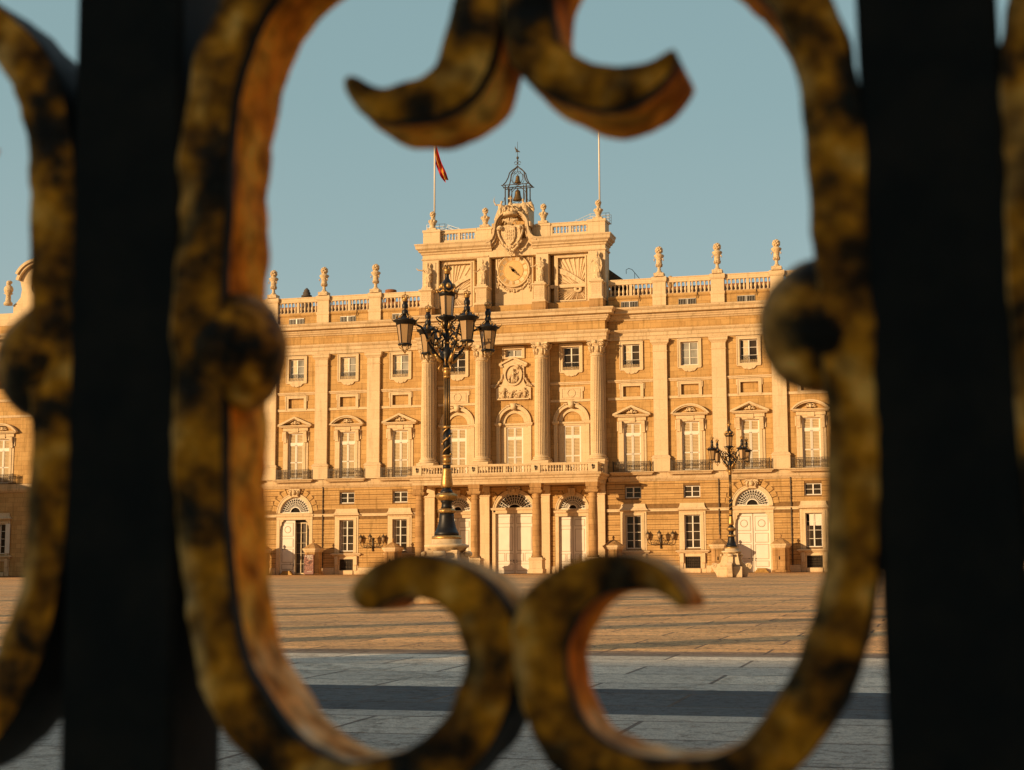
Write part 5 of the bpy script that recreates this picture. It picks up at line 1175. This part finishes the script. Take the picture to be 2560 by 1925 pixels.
# ------------------------------------------------------------------ ground
def paving():
    m, nt, b = mat('square_paving', .8, 0, .25)
    g = N(nt, 'ShaderNodeNewGeometry'); sp = N(nt, 'ShaderNodeSeparateXYZ'); L(nt, g.outputs['Position'], sp.inputs[0])
    X, Y = sp.outputs[0], sp.outputs[1]
    br = N(nt, 'ShaderNodeTexBrick', Scale=1.0); br.inputs['Brick Width'].default_value = 2.8; br.inputs['Row Height'].default_value = 1.55; br.inputs['Mortar Size'].default_value = .032; br.inputs['Mortar Smooth'].default_value = .35
    br.inputs['Color1'].default_value = (0,0,0,1); br.inputs['Color2'].default_value = (1,1,1,1); br.inputs['Mortar'].default_value = (.5,.5,.5,1); L(nt, g.outputs['Position'], br.inputs['Vector'])
    n1 = N(nt, 'ShaderNodeTexNoise', Scale=.16, Detail=7.0, Roughness=.62); L(nt, g.outputs['Position'], n1.inputs['Vector'])
    n2 = N(nt, 'ShaderNodeTexNoise', Scale=38.0, Detail=5.0, Roughness=.8); L(nt, g.outputs['Position'], n2.inputs['Vector'])
    n3 = N(nt, 'ShaderNodeTexNoise', Scale=7.0, Detail=8.0, Roughness=.75); L(nt, g.outputs['Position'], n3.inputs['Vector'])
    far = ramp(nt, math_(nt, 'MULTIPLY_ADD', Y, .01, 1.8), [(.32, (0,0,0)), (.335, (1,1,1))])   # 0 near the fence, 1 beyond: sunlit orange, shaded grey put into colour
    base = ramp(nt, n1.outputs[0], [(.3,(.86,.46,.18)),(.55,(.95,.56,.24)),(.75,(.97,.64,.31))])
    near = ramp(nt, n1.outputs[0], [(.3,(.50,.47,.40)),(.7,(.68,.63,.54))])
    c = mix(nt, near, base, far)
    nw = math_(nt, 'MULTIPLY', math_(nt, 'SUBTRACT', n3.outputs[0], .5), .5); Yn = math_(nt, 'ADD', Y, nw)
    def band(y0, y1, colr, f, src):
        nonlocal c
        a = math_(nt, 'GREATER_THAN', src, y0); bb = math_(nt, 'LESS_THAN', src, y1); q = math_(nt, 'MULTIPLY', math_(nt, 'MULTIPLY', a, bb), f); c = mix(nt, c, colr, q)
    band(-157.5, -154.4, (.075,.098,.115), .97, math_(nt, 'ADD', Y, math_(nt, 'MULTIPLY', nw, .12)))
    band(-154.4, -148.0, (.84,.76,.62), .9, math_(nt, 'ADD', Y, math_(nt, 'MULTIPLY', nw, .25))); band(-147.9, -146.6, (.20,.15,.11), .8, Yn)  # last band paints the dark wedge along the shadow edge
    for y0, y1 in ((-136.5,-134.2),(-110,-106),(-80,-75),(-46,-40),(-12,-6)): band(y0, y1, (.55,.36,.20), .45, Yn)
    c = mix(nt, c, (.12,.09,.07), math_(nt, 'MULTIPLY', br.outputs['Fac'], .8))
    c = mix(nt, c, ramp(nt, br.outputs['Color'], [(0,(.74,.76,.78)),(1,(1.12,1.1,1.07))]), 1.0, 'MULTIPLY')
    c = mix(nt, c, ramp(nt, n3.outputs[0], [(.38,(.50,.47,.45)),(.5,(1,1,1)),(.7,(1.1,1.1,1.1))]), .9, 'MULTIPLY')
    c = mix(nt, c, ramp(nt, n2.outputs[0], [(.34,(.45,.43,.42)),(.5,(1,1,1)),(.66,(1.4,1.38,1.35))]), .9, 'MULTIPLY')
    cb = N(nt, 'ShaderNodeTexVoronoi', Scale=3.4); cb.feature = 'DISTANCE_TO_EDGE'; L(nt, g.outputs['Position'], cb.inputs['Vector'])
    n4 = N(nt, 'ShaderNodeTexNoise', Scale=1.3, Detail=5.0, Roughness=.7); L(nt, g.outputs['Position'], n4.inputs['Vector'])
    cobble = math_(nt, 'MULTIPLY', ramp(nt, cb.outputs['Distance'], [(0,(1,1,1)),(.09,(0,0,0))]), ramp(nt, n4.outputs[0], [(.44,(0,0,0)),(.56,(1,1,1))]))
    cobble = math_(nt, 'MULTIPLY', cobble, far)
    c = mix(nt, c, (.14,.08,.05), math_(nt, 'MULTIPLY', cobble, .75))
    cr = N(nt, 'ShaderNodeTexVoronoi', Scale=.55); cr.feature = 'DISTANCE_TO_EDGE'
    wv = N(nt, 'ShaderNodeVectorMath'); wv.operation = 'MULTIPLY_ADD'; L(nt, n3.outputs['Color'], wv.inputs[0]); wv.inputs[1].default_value = (.9,.9,.9); L(nt, g.outputs['Position'], wv.inputs[2]); L(nt, wv.outputs[0], cr.inputs['Vector'])
    crk = ramp(nt, cr.outputs['Distance'], [(0,(1,1,1)),(.012,(0,0,0))]); crk = math_(nt, 'MULTIPLY', crk, ramp(nt, n1.outputs[0], [(.5,(0,0,0)),(.6,(1,1,1))]))
    c = mix(nt, c, (.1,.08,.07), math_(nt, 'MULTIPLY', crk, .35)); L(nt, c, b.inputs['Base Color'])
    h = math_(nt, 'ADD', math_(nt, 'MULTIPLY', n2.outputs[0], .5), math_(nt, 'MULTIPLY', n3.outputs[0], 1.6)); h = math_(nt, 'SUBTRACT', h, math_(nt, 'MULTIPLY', br.outputs['Fac'], .8)); h = math_(nt, 'SUBTRACT', math_(nt, 'SUBTRACT', h, crk), math_(nt, 'MULTIPLY', cobble, .8))
    bu = N(nt, 'ShaderNodeBump', Strength=.9, Distance=.03); L(nt, h, bu.inputs['Height']); L(nt, bu.outputs[0], b.inputs['Normal'])
    return m
m = MB(); ys = [(-3000, -4.4), (-280, -4.4), (0, 0.0), (3000, 0.0)]; xs = [-3000, -200, 200, 3000]
ys[1] = (-280, .01584*-280); ys[0] = (-3000, .01584*-280)
for i in range(3):
    for j in range(3): m.quad((xs[j],ys[i][0],ys[i][1]),(xs[j+1],ys[i][0],ys[i][1]),(xs[j+1],ys[i+1][0],ys[i+1][1]),(xs[j],ys[i+1][0],ys[i+1][1]))
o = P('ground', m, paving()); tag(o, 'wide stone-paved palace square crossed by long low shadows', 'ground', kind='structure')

# ------------------------------------------------------------------ buildings that throw the long shadows (behind and left of the viewer)
m = MB(); m.box(-140, 60, -262, -215.5, -5, 13.6)
for i in range(25): m.box(-140+8*i, -138.6+8*i, -215.5, -214.9, -5, 12.6)
m.box(-140.6, 60.6, -262.6, -214.7, 13.2, 13.9)
cat = thing('cathedral', 'long stone church front behind the viewer shading the near paving', 'church'); P('wall', m, M_TRIM, cat)
m = MB(); m.prism([(-141,13.9),(61,13.9),(58,15.2),(-138,15.2)], -250, -230); P('roof', m, M_ROOF, cat)
m = MB(); m.box(-112, -86, -52, -4.5, -1.5, 17.6); m.box(-112.4, -85.6, -52.4, -4.1, 17.4, 18.2)
for i in range(9): m.box(-86, -85.3, -51+5.5*i, -49.6+5.5*i, -1.5, 15.8)
gal = thing('gallery_wing', 'stone gallery wing closing the left side of the square', 'building'); P('wall', m, M_TRIM, gal)
m = MB()
for i in range(8): m.box(-85.98, -85.9, -49.0+5.5*i, -46.2+5.5*i, 0.2, 12.0)
P('arcade_opening', m, M_DARK, gal)

m = MB(); m.box(78, 100, -232, -3, -5, 16.5); m.box(77.5, 100.5, -232.5, -2.5, 16.2, 17.0)
for i in range(38): m.box(77.3, 78, -230+6*i, -228.4+6*i, -5, 16)
eg = thing('gallery_wing', 'long sunlit stone gallery wing closing the right side of the square', 'building'); P('wall', m, M_WALL, eg)
m = MB()
for i in range(38): m.box(77.9, 78.05, -227.6+6*i, -224.8+6*i, 0, 6.0)
P('arcade_opening', m, M_DARK, eg)

# ------------------------------------------------------------------ the fence in front of the lens
CX, CY, CZc = 47.75, -173.574, -1.15
YF = CY + .75
LR = [(-0.2981,0.2683,.0068),(-0.2896,0.2583,.0157),(-0.2793,0.253,.0191),(-0.2681,0.2527,.0212),(-0.2514,0.2549,.0241),(-0.2371,0.264,.0279),(-0.2295,0.2828,.0284),(-0.2266,0.3043,.0272),(-0.2273,0.3241,.0269),(-0.2395,0.3455,.0263),(-0.2642,0.3586,.0258),(-0.2917,0.362,.0257),(-0.3183,0.3538,.026),(-0.3405,0.3382,.0261),(-0.359,0.3185,.0263),(-0.3718,0.2915,.0277),(-0.3791,0.2658,.0285),(-0.3822,0.2341,.0300),(-0.3829,0.2031,.0300),(-0.3835,0.1774,.0292),(-0.3833,0.1584,.0284),(-0.3829,0.1263,.0291),(-0.3823,0.0981,.0295),(-0.3812,0.0566,.0295),(-0.3795,0.032,.0290),(-0.3763,0.0078,.0278),(-0.373,-0.0141,.0272),(-0.366,-0.0419,.0277),(-0.3556,-0.0595,.0279),(-0.3373,-0.082,.0279),(-0.3198,-0.0955,.0285),(-0.2937,-0.1029,.0285),(-0.2639,-0.0969,.0284),(-0.2409,-0.0836,.0278),(-0.2264,-0.0648,.0271),(-0.2200,-0.0412,.0275),(-0.2215,-0.0229,.0285),(-0.2290,-0.0087,.0265),(-0.2427,0.0012,.0234),(-0.2632,0.0047,.0212),(-0.281,-0.0012,.020),(-0.2895,-0.0108,.0165)]
RR = [(-0.1219,0.2668,.0049),(-0.1302,0.2578,.012),(-0.1405,0.2525,.0174),(-0.1567,0.2506,.0234),(-0.1769,0.2584,.025),(-0.1927,0.2716,.0267),(-0.1984,0.2883,.0263),(-0.1996,0.3014,.0268),(-0.1968,0.3207,.0264),(-0.1827,0.3376,.0255),(-0.1592,0.3445,.0244),(-0.1299,0.3419,.024),(-0.1034,0.3312,.0245),(-0.0816,0.3139,.0255),(-0.0662,0.2975,.0272),(-0.0569,0.2831,.028),(-0.0499,0.2617,.0282),(-0.0449,0.2342,.0291),(-0.0426,0.1969,.0288),(-0.0421,0.1626,.0277),(-0.0402,0.1365,.0268),(-0.0399,0.1116,.0266),(-0.0395,0.0862,.0264),(-0.0399,0.0603,.0259),(-0.042,0.0167,.0256),(-0.0451,-0.0062,.0259),(-0.0497,-0.0238,.0273),(-0.0559,-0.0405,.028),(-0.066,-0.06,.0277),(-0.0804,-0.0787,.0268),(-0.0984,-0.0911,.0264),(-0.1223,-0.0968,.0264),(-0.1493,-0.0954,.0268),(-0.1714,-0.0857,.0262),(-0.184,-0.0726,.0255),(-0.1912,-0.0565,.0253),(-0.1946,-0.0386,.027),(-0.193,-0.0226,.0285),(-0.1862,-0.0095,.028),(-0.1746,-0.0002,.0234),(-0.1629,0.0048,.0205),(-0.1489,0.0053,.018),(-0.1377,0.0032,.014),(-0.128,-0.0034,.0089),(-0.1213,-0.0111,.005)]
PC, PER, DEP = -.213, .4306, .062
END = (34, 34)
def ribbon(pts, seed):
    pts = [Vector((x-PC, z, w_)) for x, z, w_ in pts]; out = []
    for i in range(len(pts)-1):                       # Catmull-Rom
        p0, p1, p2, p3 = pts[max(i-1,0)], pts[i], pts[i+1], pts[min(i+2,len(pts)-1)]
        for k in range(5):
            t = k/5; out.append(.5*((2*p1) + (p2-p0)*t + (2*p0-5*p1+4*p2-p3)*t*t + (3*p1-p0-3*p2+p3)*t*t*t))
    out.append(pts[-1])
    # cross-section: across (-1..1), depth 0..DEP, rounded front and back edges
    sec = []
    for a, d in ((-1,.16),(-1,.05),(-.985,.02),(-.94,.004),(-.85,.0),(-.4,-.02),(0,-.03),(.4,-.02),(.85,.0),(.94,.004),(.985,.02),(1,.05),(1,.16),(1,.45),(1,.75),(.97,.88),(.85,.98),(.5,1),(0,1.0),(-.5,1),(-.85,.98),(-.97,.88),(-1,.75),(-1,.45)): sec.append((a, d))
    m = MB(); m.smooth = True; n = len(sec); vs = []
    for i, p in enumerate(out):
        a, b = out[max(i-1,0)], out[min(i+1,len(out)-1)]; t = Vector((b.x-a.x, b.y-a.y)).normalized(); nx, nz = -t.y, t.x
        e = min(i, len(out)-1-i); sh = 1.0 if e > 1 else (.55, .88)[e]
        for u, d in sec:
            w_ = p.z/2*sh
            q = Vector((p.x + nx*u*w_, d*DEP, p.y + nz*u*w_))
            nn = noise.noise(q*30+Vector((seed*7,0,0)))*.0036 + noise.noise(q*85+Vector((0,seed*3,0)))*.0022
            c = Vector((p.x, DEP/2, p.y)); dd = (q-c).normalized(); q = q + dd*nn
            vs.append(tuple(q))
    fs = []
    N_ = len(out)
    cx_, cz_ = out[N_//2].x, out[N_//2].y; a, b = out[N_//2-1], out[N_//2+1]
    inner = 1 if (-(b.y-a.y))*(0-cx_) > 0 else -1      # which side looks at the middle of the panel
    m.add(vs, [])
    for i in range(N_-1):
        for k in range(n):
            u = (sec[k][0]+sec[(k+1)%n][0])/2; d = (sec[k][1]+sec[(k+1)%n][1])/2
            mi = 0
            if abs(u) > .9 and .1 < d < .93: mi = 1 if (u > 0) == (inner > 0) else (1 if i < END[0] or i > N_-END[1] else 2)  # outer sides black mid-run: shade beside the bars put into the colour
            if .925 < abs(u) and d < .12: mi = 2
            m.f.append((i*n+k, (i+1)*n+k, (i+1)*n+(k+1)%n, i*n+(k+1)%n)); m.m.append(mi); m.sm.append(True)
    m.cur = 1; m.add([vs[k] for k in range(n)], [tuple(range(n))]); m.add([vs[(N_-1)*n+k] for k in range(n)], [tuple(range(n-1,-1,-1))]); return m
def fence_mat(name, bar=False, side=False, dk=0.0, sc_=23.0):
    m, nt, b = mat(name, .8 if side else .6, .0, .06 if side else .22)
    g = N(nt, 'ShaderNodeNewGeometry'); tc = N(nt, 'ShaderNodeTexCoord'); sn = N(nt, 'ShaderNodeSeparateXYZ'); L(nt, tc.outputs['Normal'], sn.inputs[0])
    n1 = N(nt, 'ShaderNodeTexNoise', Scale=sc_, Detail=5.0, Roughness=.6); L(nt, g.outputs['Position'], n1.inputs['Vector'])
    n2 = N(nt, 'ShaderNodeTexNoise', Scale=60.0, Detail=3.0); L(nt, g.outputs['Position'], n2.inputs['Vector'])
    n3 = N(nt, 'ShaderNodeTexNoise', Scale=140.0, Detail=4.0); L(nt, g.outputs['Position'], n3.inputs['Vector'])
    if bar:
        c = ramp(nt, n1.outputs[0], [(.4,(.006,.011,.013)),(.7,(.016,.019,.018))]); L(nt, c, b.inputs['Base Color']); b.inputs['Roughness'].default_value = .7; b.inputs['Specular IOR Level'].default_value = .15
        return m
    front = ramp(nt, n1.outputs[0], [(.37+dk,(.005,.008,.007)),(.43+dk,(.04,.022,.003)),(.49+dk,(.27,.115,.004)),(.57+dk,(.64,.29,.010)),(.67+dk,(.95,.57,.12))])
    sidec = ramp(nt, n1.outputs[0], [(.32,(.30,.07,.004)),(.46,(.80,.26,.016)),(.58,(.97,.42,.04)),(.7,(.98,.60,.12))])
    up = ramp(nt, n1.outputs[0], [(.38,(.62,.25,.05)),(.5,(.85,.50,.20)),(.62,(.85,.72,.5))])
    uu = ramp(nt, sn.outputs[2], [(.25,(0,0,0)),(.7,(1,1,1))])  # upward faces turn paler: sky light put into the colour
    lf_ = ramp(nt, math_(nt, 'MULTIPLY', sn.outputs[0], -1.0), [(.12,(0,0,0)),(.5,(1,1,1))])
    hi = ramp(nt, n1.outputs[0], [(.36,(.10,.06,.012)),(.5,(.62,.42,.13)),(.65,(.8,.62,.32))])  # pale gold highlights painted on left-facing surfaces
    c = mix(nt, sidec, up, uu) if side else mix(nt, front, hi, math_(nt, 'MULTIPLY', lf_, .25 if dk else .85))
    bu = N(nt, 'ShaderNodeBump', Strength=.8, Distance=.004); L(nt, n3.outputs[0], bu.inputs['Height']); L(nt, bu.outputs[0], b.inputs['Normal'])
    c = mix(nt, c, ramp(nt, n2.outputs[0], [(.35,(.45,.43,.4)),(.5,(.95,.95,.95)),(.65,(1.3,1.3,1.3))]), 1.0, 'MULTIPLY'); L(nt, c, b.inputs['Base Color']); return m
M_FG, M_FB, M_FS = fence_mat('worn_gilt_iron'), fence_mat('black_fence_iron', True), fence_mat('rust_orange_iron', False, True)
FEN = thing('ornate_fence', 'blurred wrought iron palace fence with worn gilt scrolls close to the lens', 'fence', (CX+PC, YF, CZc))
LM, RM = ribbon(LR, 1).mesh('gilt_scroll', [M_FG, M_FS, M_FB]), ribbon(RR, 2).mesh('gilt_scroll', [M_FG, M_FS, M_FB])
bo = MB(); bo.smooth = True
bo.ball((0,0,0), .0328, .90, .80, 1.02, 24, 16); bo.v = [tuple(Vector(p)*(1+.05*noise.noise(Vector(p)*60))) for p in bo.v]; BO = bo.mesh('gilt_boss', fence_mat('dark_gilt_iron', dk=.02, sc_=42.0))
bar = MB(); W = .0332
bar.prismz([(-W+.003,0),(W-.003,0),(W,.003),(W,.057),(W-.003,.06),(-W+.003,.06),(-W,.057),(-W,.003)], -1.5, 1.6); BR_ = bar.mesh('upright_bar', M_FB)
for k in (-3,-2,-1,0,1,2,3):
    dx = PER*k
    P('gilt_scroll', LM, parent=FEN, loc=(dx,0,0)); P('gilt_scroll', RM, parent=FEN, loc=(dx,0,0))
    for s in (-1, 1): P('gilt_boss', BO, parent=FEN, loc=(dx+s*.1572, .022, .1255))
    o = P('upright_bar', BR_, parent=FEN, loc=(dx+.2163+.0008, -.0005, 0)); o.rotation_euler.y = -.0105
o = P('upright_bar', BR_, parent=FEN, loc=(-PER*4+.2171, -.0005, 0)); o.rotation_euler.y = -.0105
m = MB(); m.box(-1.75, 1.75, .006, .058, -.29, -.24); m.box(-1.75, 1.75, .006, .058, .47, .52); P('cross_rail', m, M_FB, FEN)
m = MB(); m.box(-6, 6, -.2, .35, -2.2, -.75); m.box(-6.05, 6.05, -.25, .4, -.78, -.62); o = P('fence_plinth', m, M_TRIM, None, (CX+PC, YF, CZc)); tag(o, 'low stone plinth carrying the iron fence', 'plinth')

# ------------------------------------------------------------------ world, sun, camera
T_, E_ = .85, .25
sunv = Vector((-T_, -1, E_)).normalized(); el = math.asin(sunv.z); az = math.atan2(sunv.x, sunv.y)
wd = bpy.data.worlds.new('World'); sc.world = wd; wd.use_nodes = True; nt = wd.node_tree
bg = nt.nodes['Background']; sky = nt.nodes.new('ShaderNodeTexSky'); sky.sky_type = 'NISHITA'; sky.sun_disc = False
sky.sun_elevation = el; sky.sun_rotation = az; sky.air_density = 1.0; sky.dust_density = 1.6; sky.ozone_density = 1.0
SKY_K = .11
tcw = nt.nodes.new('ShaderNodeTexCoord'); spw = nt.nodes.new('ShaderNodeSeparateXYZ'); L(nt, tcw.outputs['Generated'], spw.inputs[0])
grad = ramp(nt, spw.outputs[2], [(0,(4.7,5.2,4.9)),(.10,(3.9,4.75,4.65)),(.20,(3.1,4.25,4.3)),(.30,(2.65,3.95,4.05)),(.38,(2.5,3.8,3.95)),(.5,(4.2,5.6,6.2)),(1,(5.2,6.6,7.4))])
side_ = ramp(nt, math_(nt, 'MULTIPLY_ADD', spw.outputs[1], .5, .5), [(0,(.20,.15,.11)),(.45,(.40,.36,.34)),(.8,(1,1,1))])
grad = mix(nt, grad, side_, 1.0, 'MULTIPLY')
cw = mix(nt, sky.outputs[0], grad, .85)
L(nt, cw, bg.inputs['Color']); bg.inputs['Strength'].default_value = SKY_K
ld = bpy.data.lights.new('sun', 'SUN'); ld.energy = 5.0; ld.angle = R(.4); ld.color = (1.0, .66, .335)
lo = bpy.data.objects.new('sun', ld); COL.objects.link(lo); lo.rotation_euler = sunv.to_track_quat('Z', 'Y').to_euler()
cd = bpy.data.cameras.new('camera'); cam = bpy.data.objects.new('camera', cd); COL.objects.link(cam); sc.camera = cam
pitch, roll, psi, fpx = .1273973, -.00346941, .26964485, 3881.08
s_p, c_p, s_s, c_s = math.sin(pitch), math.cos(pitch), math.sin(psi), math.cos(psi)
fw = Vector((-s_s*c_p, c_s*c_p, s_p)); rt = Vector((c_s, s_s, 0)); up = Vector((s_s*s_p, -c_s*s_p, c_p))
rt2 = math.cos(roll)*rt + math.sin(roll)*up; up2 = -math.sin(roll)*rt + math.cos(roll)*up
cam.matrix_world = Matrix(((rt2.x, up2.x, -fw.x, CX), (rt2.y, up2.y, -fw.y, CY), (rt2.z, up2.z, -fw.z, CZc), (0,0,0,1)))
cd.sensor_width = 36; cd.lens = fpx/2560*36; cd.clip_start = .05; cd.clip_end = 6000
cd.dof.use_dof = True; cd.dof.focus_distance = 150; cd.dof.aperture_fstop = 9.5; cd.dof.aperture_blades = 0
sc.render.filter_size = 1.1
sc.cycles.use_denoising = True
sc.view_settings.view_transform = 'Standard'; sc.view_settings.look = 'None'; sc.view_settings.exposure = 0; sc.view_settings.gamma = 1
